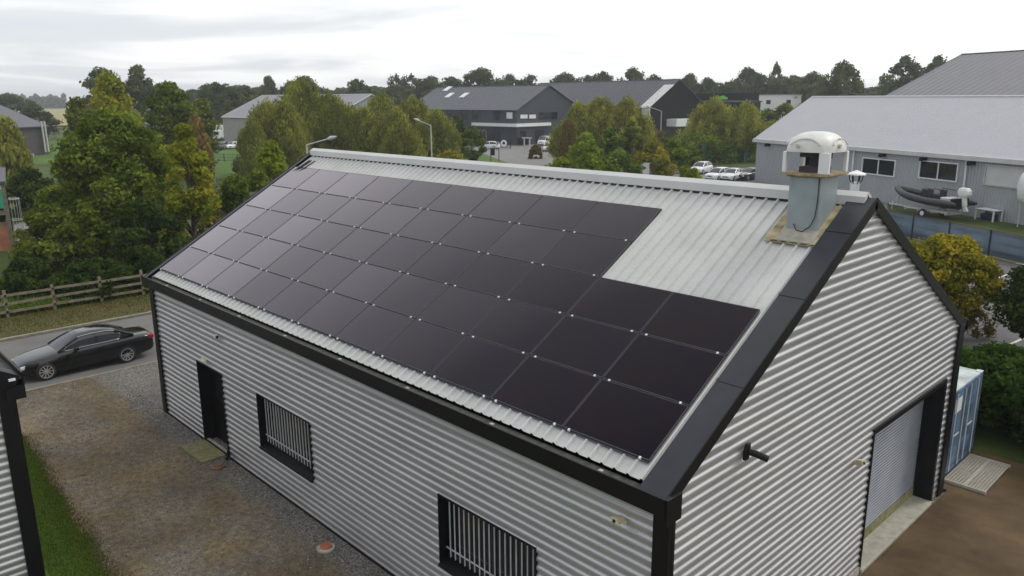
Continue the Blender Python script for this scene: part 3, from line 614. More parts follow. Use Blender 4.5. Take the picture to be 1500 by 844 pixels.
# ------------------------------------------------------------------ cars
def loft(mb, secs, closed_ends=True):
    n = len(secs[0]); b = len(mb.v)
    for s in secs: mb.v += [tuple(p) for p in s]
    for i in range(len(secs) - 1):
        for k in range(n): mb.f.append((b + i * n + k, b + i * n + (k + 1) % n, b + (i + 1) * n + (k + 1) % n, b + (i + 1) * n + k))
    if closed_ends: mb.f.append(tuple(b + k for k in range(n))[::-1]); mb.f.append(tuple(b + (len(secs) - 1) * n + k for k in range(n)))
def car_body_section(x, w, zb, zs, zt, k=.0):
    h = zs - zb
    half = [(w * .90, zb), (w * .985, zb + .10 * h), (w, zb + .38 * h), (w * .985, zb + .75 * h), (w * .95, zb + .94 * h), (w * .84, zs + (zt - zs) * .45), (w * .45, zs + (zt - zs) * .9)]
    return [(x, y, z) for y, z in half] + [(x, 0, zt)] + [(x, -y, z) for y, z in half[::-1]] + [(x, 0, zb)]
def ip(tab, x):
    for (a, *p), (b, *q) in zip(tab, tab[1:]):
        if a <= x <= b:
            t = (x - a) / (b - a); return [u + (v - u) * t for u, v in zip(p, q)]
    return list(tab[-1][1:]) if x > tab[-1][0] else list(tab[0][1:])
CARS = {
 # stations along the car from nose (x=0) to tail: half width, underside, shoulder, centre top
 'saloon': dict(body=[(.02, .48, .36, .58, .60), (.07, .62, .28, .64, .68), (.25, .76, .20, .72, .78), (.7, .87, .18, .80, .87), (1.3, .90, .18, .87, .95), (1.55, .90, .18, .90, .97), (2.6, .90, .18, .94, .97), (3.75, .89, .18, .97, 1.0), (4.2, .87, .20, .97, 1.02), (4.6, .82, .26, .94, 1.01), (4.73, .76, .34, .88, .98), (4.78, .66, .42, .8, .88)],
      cab=[(1.32, .70, .93, .935), (1.75, .70, .93, 1.20), (2.12, .69, .95, 1.385), (2.6, .70, .96, 1.425), (3.1, .70, .97, 1.41), (3.45, .69, .98, 1.33), (3.8, .66, .99, 1.14), (4.08, .63, 1.0, 1.01)], wheels=(.83, 3.66), r=.335, L=4.78, roofx=(2.02, 3.42), pillars=(2.68, 3.3)),
 'hatch': dict(body=[(0, .60, .34, .62, .66), (.06, .70, .26, .70, .76), (.25, .80, .20, .78, .86), (.7, .86, .18, .86, .94), (1.15, .88, .18, .92, 1.0), (2.6, .88, .18, .98, 1.0), (3.6, .87, .2, 1.0, 1.03), (3.95, .83, .26, 1.0, 1.03), (4.1, .76, .34, .96, 1.0), (4.15, .68, .42, .9, .94)],
      cab=[(1.0, .72, .97, .98), (1.4, .73, .98, 1.28), (1.75, .72, .99, 1.46), (2.4, .72, 1.0, 1.52), (3.2, .71, 1.0, 1.50), (3.6, .69, 1.0, 1.42), (3.95, .67, 1.01, 1.10), (4.05, .65, 1.01, 1.02)], wheels=(.78, 3.36), r=.32, L=4.15, roofx=(1.68, 3.6), pillars=(2.35, 3.2)),
 'van': dict(body=[(0, .62, .34, .75, .8), (.06, .74, .26, .85, .95), (.3, .84, .22, 1.0, 1.10), (.8, .90, .2, 1.08, 1.18), (1.1, .93, .2, 1.12, 1.2), (2.0, .94, .2, 1.12, 1.16), (4.3, .94, .2, 1.12, 1.16), (4.6, .92, .26, 1.12, 1.14), (4.7, .88, .34, 1.1, 1.12)],
      cab=[(.85, .80, 1.10, 1.13), (1.25, .84, 1.12, 1.50), (1.65, .86, 1.12, 1.82), (2.1, .87, 1.12, 1.90), (3.4, .87, 1.12, 1.92), (4.4, .86, 1.12, 1.88), (4.66, .84, 1.12, 1.80), (4.69, .82, 1.11, 1.6)], wheels=(.9, 3.75), r=.33, L=4.7, roofx=(1.62, 4.7), pillars=(2.3,)),
}
def make_car(kind, paint, label, loc, rz, detail=True, group=None):
    "local +x is the car's nose"
    S = CARS[kind]; r = thing('parked_van' if kind == 'van' else 'parked_car', label, 'van' if kind == 'van' else 'car', loc, rz, group); hx = S['L'] / 2
    X = lambda x: hx - x
    mb = MB(); xs = sorted(set([s[0] for s in S['body']] + [S['wheels'][0] + d for d in (-.4, 0, .4)] + [S['wheels'][1] + d for d in (-.4, 0, .4)]))
    loft(mb, [car_body_section(X(x), *ip(S['body'], x)) for x in xs]); body = mb.build('body', paint, r, smooth=True)
    ss = body.modifiers.new('s', 'SUBSURF'); ss.levels = ss.render_levels = 2 if detail else 1
    R = S['r']
    cut = MB()
    for wx in S['wheels']:
        for s in (-1, 1): cut.tube([(X(wx), s * .62, R), (X(wx), s * 1.1, R)], R + .055, 28)
    co = cut.build('cutter', M['black']); bo = body.modifiers.new('b', 'BOOLEAN'); bo.object = co; bo.operation = 'DIFFERENCE'; bo.solver = 'EXACT'
    dg = bpy.context.evaluated_depsgraph_get(); dg.update(); me = bpy.data.meshes.new_from_object(body.evaluated_get(dg)); body.modifiers.clear(); body.data = me
    try: me.set_sharp_from_angle(angle=math.radians(45))
    except Exception: pass
    bpy.data.objects.remove(co)
    # cabin: dark glass house with painted roof and pillars over it
    cab = S['cab']; N = 7
    def csec(x, g=0., s0=0.):
        w, zb, zt = ip(cab, x); h = zt - zb; wt = w * (1 - .20 * min(1, h / .45)) 
        half = [(w + .02 + g, zb - .05), (w + g, zb), (w * .5 + wt * .5 + .02 + g, zb + h * .55), (wt + g, zb + h * .86 + g), (wt * .86, zt - .012 + g), (wt * .45, zt + .012 + g)]
        return [(X(x), y, z) for y, z in half] + [(X(x), 0, zt + .02 + g)] + [(X(x), -y, z) for y, z in half[::-1]]
    xs = []
    a0, a1 = cab[0][0], cab[-1][0]
    for i in range(25): xs.append(a0 + (a1 - a0) * i / 24)
    mb = MB(); n = 13; secs = [csec(x) for x in xs]; b = 0
    for s in secs: mb.v += s
    for i in range(len(secs) - 1):
        for k in range(n - 1): mb.f.append((i * n + k, i * n + k + 1, (i + 1) * n + k + 1, (i + 1) * n + k))
    mb.build('windows', M['glass'] if kind != 'van' else M['glass'], r, smooth=True)
    mb = MB(); ra, rb = S['roofx']; xs2 = [ra + (rb - ra) * i / 14 for i in range(15)]
    def skin(xa, xb, k0, k1, g=.006, m=8):
        b = len(mb.v); c = k1 - k0 + 1
        for i in range(m + 1): mb.v.extend(csec(xa + (xb - xa) * i / m, g)[k0:k1 + 1])
        for i in range(m):
            for k in range(c - 1): mb.f.append((b + i * c + k, b + i * c + k + 1, b + (i + 1) * c + k + 1, b + (i + 1) * c + k))
    skin(ra, rb, 3, 9)
    for (k0, k1) in ((0, 4), (8, 12)):
        pw_ = .05
        for px in S['pillars'][:1]: skin(px - pw_, px + pw_, k0 + (0 if k0 == 0 else 0), k1, .006, 2)
        if kind == 'van': skin(2.3, 4.69, k0, k1, .007, 8)
    if kind == 'van': skin(4.3, 4.69, 0, 12, .008, 3)
    # a and c pillars follow the side edge of the glass
    for s in (-1, 1):
        kk = 3 if s > 0 else 9
        def edge(x, lo): p = csec(x, .004); return p[kk] if not lo else p[kk]
        for (xa, xb, w0) in ((a0 + .02, ra + .05, .035), (rb - .05, a1 - .05, .06 if kind == 'saloon' else .05)):
            pts = [edge(xa + (xb - xa) * i / 6, 0) for i in range(7)]; mb.tube(pts, w0, 6)
    if kind == 'saloon':
        for (k0, k1) in ((1, 3), (9, 11)): skin(3.50, 4.02, k0, k1, .008, 5)
    mb.build('roof', paint, r, smooth='auto')
    if detail:
        for s in (-1, 1):
            idx_lo, idx_hi = (1, 3) if s > 0 else (11, 9)
            lo = [Vector(csec(a0 + .2 + (3.50 - a0 - .2) * i / 16, .012)[idx_lo]) for i in range(17)]
            hi = [Vector(csec(a0 + .35 + (3.42 - a0 - .35) * i / 16, .016)[idx_hi]) for i in range(17)]
            mb = MB(); mb.tube([lo[0]] + hi[:] + [hi[-1] * .5 + lo[-1] * .5 + Vector((-.10, 0, 0.02)), lo[-1]] , .012, 5); mb.tube(lo, .013, 5); mb.build('window_trim', M['chrome'], r, smooth=True)
            m2 = MB(); m2.box(X(1.98), X(1.80), s * .86 if s > 0 else -1.02, 1.02 if s > 0 else s * .86, .92, 1.05); mo = m2.build('mirror', paint, r, bevel=.03)
            for dx_ in (2.05, 3.0):
                MB().box(X(dx_ + .62), X(dx_ + .44), s * .89 if s > 0 else -.915, .915 if s > 0 else s * .89, .80, .83).build('door_handle', paint, r, bevel=.008)
        mb = MB()
        for s in (-1, 1):   # door shut lines as thin dark grooves standing 1 mm proud
            for dx_ in (1.62, 2.70, 3.62): mb.tube([(X(dx_), s * .893, .30), (X(dx_), s * .904, .55), (X(dx_), s * .885, .86)], .004, 4)
        mb.build('shut_line', M['reveal'], r)
    # wheels
    for wx in S['wheels']:
        for s in (-1, 1):
            q = Matrix.Translation((X(wx), s * .80, R)) @ Matrix.Rotation(-s * PI / 2, 4, 'X')
            wmb = MB().lathe([(.20, -.10), (R - .02, -.11), (R, -.08), (R, .06), (R - .02, .09), (R * .72, .095), (R * .70, .06), (.18, .05)], 28, q, caps=False)
            wh = wmb.build('wheel', M['tyre'], r, smooth='auto')
            rm = MB().lathe([(R * .70, .088), (R * .73, .100), (R * .66, .098), (R * .64, .05)], 24, q, caps=False); rm.lathe([(.065, .03), (.065, .09), (.03, .095)], 12, q)
            ns = 10 if detail else 7
            for k in range(ns):
                a = 2 * PI * k / ns; t = .020 if detail else .03
                mq = q @ Matrix.Rotation(a, 4, 'Z'); rm.box(.05, R * .68, -t, t, .055, .082, mq)
            rm.build('rim', M['rim'], wh)
            MB().lathe([(.02, .02), (R * .69, .02)], 20, q).build('brake_disc', M['reveal'], wh)
    # lamps, grille, plates
    hw = .60 if kind != 'van' else .66; zl = ip(S['body'], .12)[2]
    for s in (-1, 1):
        y0_, y1_ = sorted((s * (hw - .22), s * (hw + .10)))
        mb = MB(); mb.prism([(X(.075), zl - .15), (X(.07), zl - .06), (X(.22), zl - .0), (X(.3), zl - .06), (X(.2), zl - .15)], y0_ + (.0), y1_, 'y'); mb.build('headlight', M['lamp'], r, bevel=.02)
        y0_, y1_ = sorted((s * .46, s * (.80 if kind == 'saloon' else .79)))
        xt = S['L']; zt_ = .78 if kind == 'saloon' else (.86 if kind == 'hatch' else 1.0)
        mb = MB(); mb.box(X(xt - .02), X(xt - .26), y0_, y1_, zt_, zt_ + (.15 if kind != 'van' else .3)); mb.build('tail_light', M['red'], r, bevel=.03)
    MB().box(X(.05), X(-.035), -.30, .30, zl - .16, zl - .05).build('grille', M['black'], r, bevel=.01)
    MB().box(X(.04), X(-.03), -.26, .26, .36, .47).build('number_plate', M['white'], r)
    MB().box(X(.06), X(-.03), -.6, .6, .24, .34).build('bumper_intake', M['black'], r, bevel=.02)
    if detail: MB().box(X(.02), X(-.045), -.62, .62, zl - .205, zl - .18).build('bumper_strip', M['chrome'], r, bevel=.005)
    return r
make_car('saloon', M['blackcar'], 'black saloon car parked on the grey road left of the workshop', (-26.75, -.44, .008), -PI / 2)

# ------------------------------------------------------------------ fences
fn = thing('timber_fence', 'weathered three rail timber fence along the dry verge behind the black car', 'fence', (-36.85, 0, 0))
ys_ = [-5.2 - 2.12 * k for k in range(8)][::-1] + [-3.1, -.97, 1.05, 3.2, 5.25, 7.4, 9.5, 11.6, 13.7]
rr = random.Random(4)
for y in ys_:
    h = 1.28 + rr.uniform(-.05, .08); t = rr.uniform(-.02, .02)
    MB().prism([(-.06, 0), (.06, 0), (.06 + t, h), (-.06 + t, h)], y - .065, y + .065, 'y').build('post', M['timber'], fn, bevel=.01)
for z in (.30, .68, 1.08):
    mb = MB()
    for a, b in zip(ys_, ys_[1:]):
        z0_, z1_ = z + rr.uniform(-.03, .03), z + rr.uniform(-.03, .03)
        mb.add([(.062, a - .05, z0_ - .06), (.10, a - .05, z0_ - .06), (.10, a - .05, z0_ + .06), (.062, a - .05, z0_ + .06), (.062, b + .05, z1_ - .06), (.10, b + .05, z1_ - .06), (.10, b + .05, z1_ + .06), (.062, b + .05, z1_ + .06)],
               [(0, 1, 2, 3), (4, 7, 6, 5), (0, 4, 5, 1), (1, 5, 6, 2), (2, 6, 7, 3), (3, 7, 4, 0)])
    mb.build('rail', M['timber'], fn)
pang = math.atan2(PKN[1], PKN[0])
sf = thing('screened_fence', 'blue grey windbreak fence with dark posts at the back of the car park', 'fence', (o0[0], o0[1], 0), pang)
nx = 0; posts = [-9.9, -6.6, -3.3, 0, 3.3, 6.6, 9.9, 13.2, 16.5]
for i, x in enumerate(posts): MB().box(x - .04, x + .04, -.05, .03, 0, 1.72).build('post', M['slate'], sf)
for i, (a, b) in enumerate(zip(posts, posts[1:])):
    mb = MB(); n = 14; m = 8
    for i_ in range(n):
        for j in range(m):
            P_ = []
            for (ii, jj) in ((i_, j), (i_ + 1, j), (i_ + 1, j + 1), (i_, j + 1)):
                u, v = ii / n, jj / m; d = .035 * math.sin(PI * u) * math.sin(PI * v * 5 + a) + .02 * math.sin(9 * u + a); P_.append((a + .04 + (b - a - .08) * u, d, .08 + 1.55 * v - .02 * math.sin(PI * u) * v))
            mb.add(P_, [(0, 1, 2, 3)])
    mb.build('screen_panel', M['screen'], sf, smooth=True, fixn=False)
MB().box(-9.9, 16.5, -.02, .03, 1.66, 1.70).build('top_rail', M['slate'], sf)
# green railings in front of the path
def railing(name, label, P, Q, h, step, mat, thick=0.03, big=0.):
    P, Q = np.array(P[:2]), np.array(Q[:2]); Ld = float(np.linalg.norm(Q - P)); d = (Q - P) / Ld
    r = thing(name, label, 'fence', (P[0], P[1], 0), math.atan2(d[1], d[0])); n = int(Ld / step); mb = MB()
    for k in range(n + 1): x = Ld * k / n; MB().box(x - .04, x + .04, -.04, .04, 0, h).build('post', mat, r)
    for z in (.15, h * .55, h - .08): mb.box(0, Ld, -.015, .015, z, z + .05)
    k = 0
    x = .15
    while x < Ld: mb.box(x - .012, x + .012, -.012, .012, .1, h - .03); x += .28
    mb.build('mesh_panel', mat, r)
    if big:
        for x in (0, Ld): MB().box(x - big, x + big, -big, big, 0, h + .5).build('gate_post', M['greenf'], r)
    return r
railing('green_railing', 'green mesh railing with thick gateposts behind the parked white cars', G(1028, 241), G(1090, 238), 2.4, 3.0, M['post'], big=.35)
railing('wire_fence', 'thin dark railing on the grass behind the white domed chimney', at(1118, 268, 72), at(1246, 290, 62), 1.3, 2.2, M['post'])
# fix rail base: stand on ground
railing('paddock_fence', 'low dark wire fence crossing the bright lawn behind the yellowing tree', G(300, 236), G(420, 240), 1.3, 3.5, M['post'])
railing('dark_gate', 'black sliding gate beside the white car in front of the slate blue office', G(688, 214), G(748, 218), 1.7, 2.2, M['reveal'])

# ------------------------------------------------------------------ background buildings
def uvec(ang): return np.array([math.cos(math.radians(ang)), math.sin(math.radians(ang))])
def gable_building(name, label, A, ang, sgn, Lb, D, ze, zr, mats, ridge_f=.5, ze2=None, ov=.3, bandw=.25):
    """A = near corner, eave wall runs along ang, building depth to the side sgn"""
    r = thing(name, label, 'building', (A[0], A[1], 0), math.radians(ang)); ze2 = ze if ze2 is None else ze2; yr = D * ridge_f
    f = lambda y: y * sgn
    P = [(f(0), 0), (f(D), 0), (f(D), ze2), (f(yr), zr), (f(0), ze)]
    mb = MB(); mb.add([(x, 0, 0) for x in (0, Lb)] + [(0, 0, ze), (Lb, 0, ze)] + [(x, f(D), 0) for x in (0, Lb)] + [(x, f(D), ze2) for x in (0, Lb)], [(0, 1, 3, 2), (4, 5, 7, 6)]); mb.build('side_wall', mats[0], r, fixn=False)
    for x in (0, Lb): MB().add([(x, *p) for p in P], [(0, 1, 2, 3, 4)]).build('gable_wall', mats[1], r, fixn=False)
    for (ya, za_, yb, zb_) in ((0, ze, yr, zr), (D, ze2, yr, zr)):
        d = np.array([yb - ya, zb_ - za_]); d /= np.linalg.norm(d); ea = (ya - d[0] * ov, za_ - d[1] * ov); nrm = .12
        mb = MB(); mb.add([(-ov, f(ea[0]), ea[1] + .02), (Lb + ov, f(ea[0]), ea[1] + .02), (Lb + ov, f(yb), zb_ + .02), (-ov, f(yb), zb_ + .02), (-ov, f(ea[0]), ea[1] + .16), (Lb + ov, f(ea[0]), ea[1] + .16), (Lb + ov, f(yb), zb_ + .16), (-ov, f(yb), zb_ + .16)],
                         [(0, 1, 2, 3), (4, 7, 6, 5), (0, 4, 5, 1), (1, 5, 6, 2), (3, 2, 6, 7), (0, 3, 7, 4)]); mb.build('roof', mats[2], r)
    mb = MB()
    for x in (-ov, Lb + ov - .001):
        for (ya, za_, yb, zb_) in ((0, ze, yr, zr), (D, ze2, yr, zr)):
            mb.tube([(x, f(ya), za_ + .12), (x, f(yb), zb_ + .12)], .09, 4)
    mb.tube([(-ov, f(-ov * .9), ze), (Lb + ov, f(-ov * .9), ze)], .10, 5); mb.tube([(-ov, f(yr), zr + .14), (Lb + ov, f(yr), zr + .14)], .12, 5)
    mb.build('edge_trim', mats[3], r); return r
def wallrect(A, ang, px0, px1, py0, py1):
    u = uvec(ang); s0, z1 = onwall(A, u, px0, py0); s1, z0 = onwall(A, u, px1, py1); return min(s0, s1), max(s0, s1), min(z0, z1), max(z0, z1)
def add_window(r, s0, s1, z0, z1, y, out, frame, glass, along='x', fw=.08, mull=1, depth=.06):
    "window standing on a wall of thing r; out = outward sign; along = wall axis"
    def bx(mb, a, b, o0_, o1_, c, d):
        o0_, o1_ = sorted((y + out * o0_, y + out * o1_))
        return mb.box(a, b, o0_, o1_, c, d) if along == 'x' else mb.box(o0_, o1_, a, b, c, d)
    mb = MB(); bx(mb, s0 - fw, s0, -.02, depth, z0 - fw, z1 + fw); bx(mb, s1, s1 + fw, -.02, depth, z0 - fw, z1 + fw); bx(mb, s0, s1, -.02, depth, z1, z1 + fw); bx(mb, s0, s1, -.02, depth + .04, z0 - fw, z0)
    for k in range(1, mull + 1):
        m_ = s0 + (s1 - s0) * k / (mull + 1); bx(mb, m_ - fw * .4, m_ + fw * .4, .01, depth * .9, z0, z1)
    w = mb.build('window', frame, r); mb = MB(); bx(mb, s0, s1, .0, .012, z0, z1); mb.build('pane', glass, w); return w

# light grey warehouse right
lgA = np.array([-42.5, 78.2]); lgU = (np.array([-12.05, 63.26]) - lgA); lgU /= np.linalg.norm(lgU); lga = math.degrees(math.atan2(lgU[1], lgU[0]))
lg = gable_building('light_grey_warehouse', 'long light grey warehouse with pale sheet roof behind the boat', lgA, lga, 1, 62, 15, 4.95, 9.62, (M['lwall'], M['lwall'], M['lroof'], M['cap']), ridge_f=.5)
MB().box(-.35, 62.3, -.42, -.28, 4.62, 4.9).build('gutter', M['cap'], lg)
lgc = (lgA, lga)
for (a, b, c, d, kind) in ((1264, 1311, 233, 256.5, 'g'), (1348, 1402.5, 237.5, 263.5, 'g'), (1444, 1500, 243.5, 273, 's')):
    s0, s1, z0, z1 = wallrect(*lgc, a, b, c, d)
    s0, s1 = onwall(lgA, lgU, a, (c + d) / 2)[0], onwall(lgA, lgU, b, (c + d) / 2)[0]; sm = (a + b) / 2
    z1 = onwall(lgA, lgU, sm, c + (1 if kind == 'g' else 2))[1]; z0 = onwall(lgA, lgU, sm, d - 1)[1]
    if kind == 'g': add_window(lg, s0, s1, z0, z1, 0, -1, M['white'], M['glass'], mull=1, fw=.10, depth=.1)
    else: add_window(lg, s0, s0 + 4.2, z0, z1, 0, -1, M['pole'], M['cap'], mull=0, fw=.14, depth=.1)
for px, py in ((1252, 235), (1417, 250)):
    s, _ = onwall(lgA, lgU, px, py); MB().tube([(s, -.18, 4.7), (s, -.18, .1)], .08, 8).build('downpipe', M['white'], lg)
for k, (px, nm) in enumerate(((1126, 'leftmost'), (1296, 'second from left'), (1357, 'third from left'), (1428, 'rightmost'))):
    s, _ = onwall(lgA, lgU, px, 220); o = MB().box(-.3, .3, -.35, -.0, -.15, .15).box(-.18, .18, -.5, -.352, -.2, .12).build('wall_floodlight', M['black'], bevel=.03)
    q = lgA + lgU * s; o.location = (q[0] - .3 * lgU[1] * -1 * -1, q[1], 4.42); nn = np.array([lgU[1], -lgU[0]]); q = q + nn * .05; o.location = (q[0], q[1], 4.42); o.rotation_euler = (0, 0, math.radians(lga))
    tag(o, 'black floodlight under the eave of the light grey warehouse, %s of four' % nm, 'light', 'warehouse floodlights')
# darker roofed hall behind it
vv = np.array([-lgU[1], lgU[0]]); A2 = lgA + vv * 15.6 + lgU * 2.0
gable_building('dark_roofed_hall', 'tall hall with dark ribbed grey roof rising behind the light grey warehouse', A2, lga, 1, 62, 24, 9.3, 14.6, (M['lwall'], M['lwall'], mat_ribbed('ribbed_violet_grey_roof', (.17, .165, .185), 1.0, 0, .55), M['slate']), ridge_f=.5)

# slate blue office with skylights
dA = G(757, 213)[:2]; dang = 180
db = gable_building('slate_blue_office', 'two storey slate blue building with three skylights in its dark roof', dA, dang, -1, 38.5, 17.5, 7.2, 12.3, (M['dark1'], M['dark1'], M['roofd'], M['slate']), ridge_f=.56, ze2=8.6)
dU = uvec(dang)
for (a, b, c, d, g) in ((676, 685, 163, 174, 'glass'), (692, 700, 163, 174, 'glass'), (723, 731, 164, 175, 'glass'), (742, 751, 164.5, 174, 'white'), (655, 662, 163, 173, 'glass')):
    s0, s1, z0, z1 = wallrect(dA, dang, a, b, c, d); add_window(db, s0, s1, z0, z1, 0, 1, M['slate'], M[g], mull=0, fw=.1)
gU = uvec(90)   # gable wall direction (into the depth)
for (a, b, c, d, g, m) in ((762, 773, 168, 173.5, 'white', 0), (775, 785, 168, 173.5, 'white', 0), (790, 816, 165, 174, 'glass', 2)):
    s0, z1 = onwall(dA, gU, a, c); s1, z0 = onwall(dA, gU, b, d); s0, s1 = -s1, -s0; add_window(db, s0, s1, z0, z1, 0, -1, M['slate'], M[g], 'y', mull=m, fw=.08)
# white canopy round the corner
s0, _ = onwall(dA, dU, 695, 182); s1, _ = onwall(dA, gU, 803, 184); zc = onwall(dA, dU, 756, 182)[1]
mb = MB(); mb.box(-.9, s0, 0.02, .9, zc - .55, zc + .1); mb.box(-.9, -.02, -s1, .018, zc - .55, zc + .1); mb.build('canopy', M['white'], db)
for (a, b, w_) in ((703, 712, 0), (715, 722, 0), (724, 733, 0)):
    s0, z1 = onwall(dA, dU, b, 192); s1, z0 = onwall(dA, dU, a, 207); add_window(db, s0, s1, .1, 2.9, 0, 1, M['pole'] if a < 715 else M['slate'], M['glass'], mull=1, fw=.07)
for (a, b) in ((762, 770), (784, 796)):
    s0, _ = onwall(dA, gU, a, 195); s1, _ = onwall(dA, gU, b, 195); s0, s1 = -s1, -s0; add_window(db, s0, s1, .1, 2.9, 0, -1, M['slate'], M['glass'], 'y', mull=1)
yr_ = 17.5 * .56
for (px, py) in ((655.5, 131.5), (658.5, 141), (680, 141)):
    # skylights lie in the front roof plane
    rx = ray(px, py); a = np.array([0, 0, 7.2]); sl = (12.3 - 7.2) / yr_; t = 0
    # plane z = 7.2 + sl*(y-Ay)
    t = (7.2 + sl * (CAM[1] - dA[1]) - CAM[2]) / (rx[2] - sl * rx[1]); q = CAM + rx * t
    lx, ly = dA[0] - q[0], dA[1] - q[1]
    Ms_ = Matrix(((1, 0, 0, lx), (0, -math.cos(math.atan(sl)), math.sin(math.atan(sl)), ly), (0, math.sin(math.atan(sl)), math.cos(math.atan(sl)), 7.2 + sl * (-ly) + .16), (0, 0, 0, 1)))
    fr_ = MB().box(-.8, .8, -1.1, 1.1, 0, .14, Ms_).build('skylight', M['white'], db); MB().box(-.7, .7, -1.0, 1.0, .1402, .16, Ms_).build('pane', M['lamp'], fr_)

# near black hall with translucent verge
eA = at(950, 195, 172)[:2]; eang = 172
eb = gable_building('near_black_hall', 'dark hall with black gable and pale translucent verge beside the slate blue office', eA, eang, -1, 50, 18, 7.6, 13.4, (M['dark2'], M['dark2'], M['roofd2'], M['slate']), ridge_f=.5)
sl = (13.4 - 7.6) / 9
Mv = Matrix(((1, 0, 0, 0), (0, -math.cos(math.atan(sl)), math.sin(math.atan(sl)), 0), (0, math.sin(math.atan(sl)), math.cos(math.atan(sl)), 7.6), (0, 0, 0, 1)))
MB().box(-.45, 2.6, -.5, 8.6, .165, .2, Mv).build('verge_band', M['poly'], eb); MB().box(-.3, 2.0, .02, .3, 0, 7.5).build('pale_corner', M['poly'], eb)
mb = MB(); mb.box(-3.0, -.05, -12, -5.5, 3.4, 5.0); mb.build('canopy', M['white'], eb); MB().box(-.30, -.02, -14, -3.5, .1, 3.3).build('shop_front', M['glass'], eb)
mb = MB(); mb.box(-.5, 6, -.05, .02, 0, .01); 
fb = thing('flat_roofed_annex', 'low black flat roofed block with a lime green emblem beyond the near black hall', 'building', at(1008, 190, 190) * [1, 1, 0], math.radians(eang + 0))
MB().box(-13, 2, -10, 0, 0, 8.4).build('wall', M['dark2'], fb); MB().box(-13.2, 2.2, -10.2, .2, 8.4, 8.7).build('roof_edge', M['slate'], fb)
ls = at(1059, 143, 196)
o = MB().box(-1.9, 1.9, -.1, .1, -.75, .15).prism([(-1.3, .15), (1.2, .15), (.7, .75), (-.8, .75)], -.1, .1, 'y').build('lime_emblem', M['lime'], bevel=.05); o.scale = (.6, 1, .6); o.location = ls; o.rotation_euler = (0, 0, math.radians(45)); tag(o, 'small lime green emblem on the low dark block right of the near black hall', 'sign')
o.location = ls
# put the emblem on a dark wall block so it does not float
kb = thing('dark_block', 'low dark block carrying the lime green emblem behind the bushes', 'building', (ls[0], ls[1], 0), math.radians(45)); MB().box(-6.5, 9, .15, 8, 0, ls[2] + 1.0).build('wall', M['dark2'], kb); MB().box(-6.6, 9.1, .05, 8.1, ls[2] + 1.001, ls[2] + 1.2).build('roof_edge', M['slate'], kb)
wb = at(1122, 155, 215); wbt = thing('pale_flat_building', 'long low pale building with small dark windows far beyond the hedge trees', 'building', (wb[0], wb[1], 0), math.radians(45.5))
zt_ = float(at(1122, 140, 215)[2]); MB().box(-7, 9.5, 0, 8, 0, zt_).build('wall', M['white'], wbt); MB().box(-7.2, 9.7, -.15, 8.2, zt_, zt_ + .2).build('roof_edge', M['cap'], wbt)
for x in (-5.5, -3, 0, 5.5): add_window(wbt, x, x + 1.2, zt_ - 2.3, zt_ - 1.2, 0, -1, M['white'], M['glass'], mull=0, fw=.06)

# grey warehouse left of centre
wA = at(484, 210, 158)[:2]; wang = 186
wh = gable_building('grey_warehouse', 'grey roofed warehouse with beige walls half hidden by the willow bushes', wA, wang, -1, 40, 22, 5.9, 10.6, (M['wwall'], M['wgable'], M['wgrey'], M['cap']), ridge_f=.5)
# dark house far left
bA = G(73, 226)[:2]; bang = 303
bh = gable_building('dark_clad_house', 'dark clad building with violet grey roof at the left edge behind bushes', bA, bang, -1, 26, 26, 5.2, 10.2, (M['brown'], M['brown'], M['sidedark'], M['slate']), ridge_f=.5, ov=.5)
for k in (0, 1): MB().tube([(.9 + k * .7, .65, .5), (.9 + k * .7, .65, 6.2)], .17, 8).build('flue', M['pole'], bh)
o = MB().box(0, 6, -.05, .05, 0, .5).build('white_low_wall', M['white']); q = G(38, 227); q2 = G(58, 231); o.location = (q[0], q[1], 0); o.rotation_euler = (0, 0, math.atan2(q2[1] - q[1], q2[0] - q[0])); tag(o, 'low white wall by the bushes in front of the dark clad building', 'wall')
# market-like shed at the left edge
sA = G(22, 366)[:2]
sh = thing('timber_shed', 'timber framed shed with teal banner and orange boarding cut by the left edge', 'building', (sA[0], sA[1], 0), math.radians(257))
MB().box(0, .22, -.11, .11, 0, 4.6).build('corner_post', M['timber'], sh); MB().box(-.08, -.01, -.2, -.13, 0, 4.5).build('downpipe', M['slate'], sh)
MB().box(.22, 5, -.05, .05, 0, 1.75).build('boarding', M['orange'], sh); MB().box(.22, 5, -.08, .08, 1.76, 1.95).box(.22, 5, -.08, .08, 2.45, 2.75).build('beam', M['timber'], sh)
MB().box(.22, 5, -.02, .02, 2.9, 4.2).build('banner', M['teal'], sh); MB().box(.22, 5, -.04, .025, 4.205, 4.45).build('banner_border', M['white'], sh)
MB().box(.3, 5, -.7, -.6, 0, 2.9).build('back_panel', M['reveal'], sh)
MB().add([(-.1, .3, 4.6), (5, .3, 4.6), (5, -3, 5.3), (-.1, -3, 5.3), (-.1, .3, 4.75), (5, .3, 4.75), (5, -3, 5.45), (-.1, -3, 5.45)], [(0, 1, 2, 3), (4, 7, 6, 5), (0, 4, 5, 1), (1, 5, 6, 2), (2, 6, 7, 3), (0, 3, 7, 4)]).build('roof', M['sidedark'], sh)
stp = at(24, 300, 60); g_ = G(25, 345)
sp_ = thing('spiral_frame', 'white tubular frame beside the timber shed at the left edge', 'frame', (g_[0], g_[1], 0)); mb = MB()
for a in np.linspace(0, 2 * PI, 9)[:-1]: mb.tube([(.5 * math.cos(a), .5 * math.sin(a), .0), (.5 * math.cos(a), .5 * math.sin(a), 2.9)], .018, 5)
for k in range(2): mb.tube([(.5 * math.cos(t), .5 * math.sin(t), 1.2 + 1.6 * k) for t in np.linspace(0, 2 * PI, 17)], .035, 5)
mb.build('frame', M['pole'], sp_)
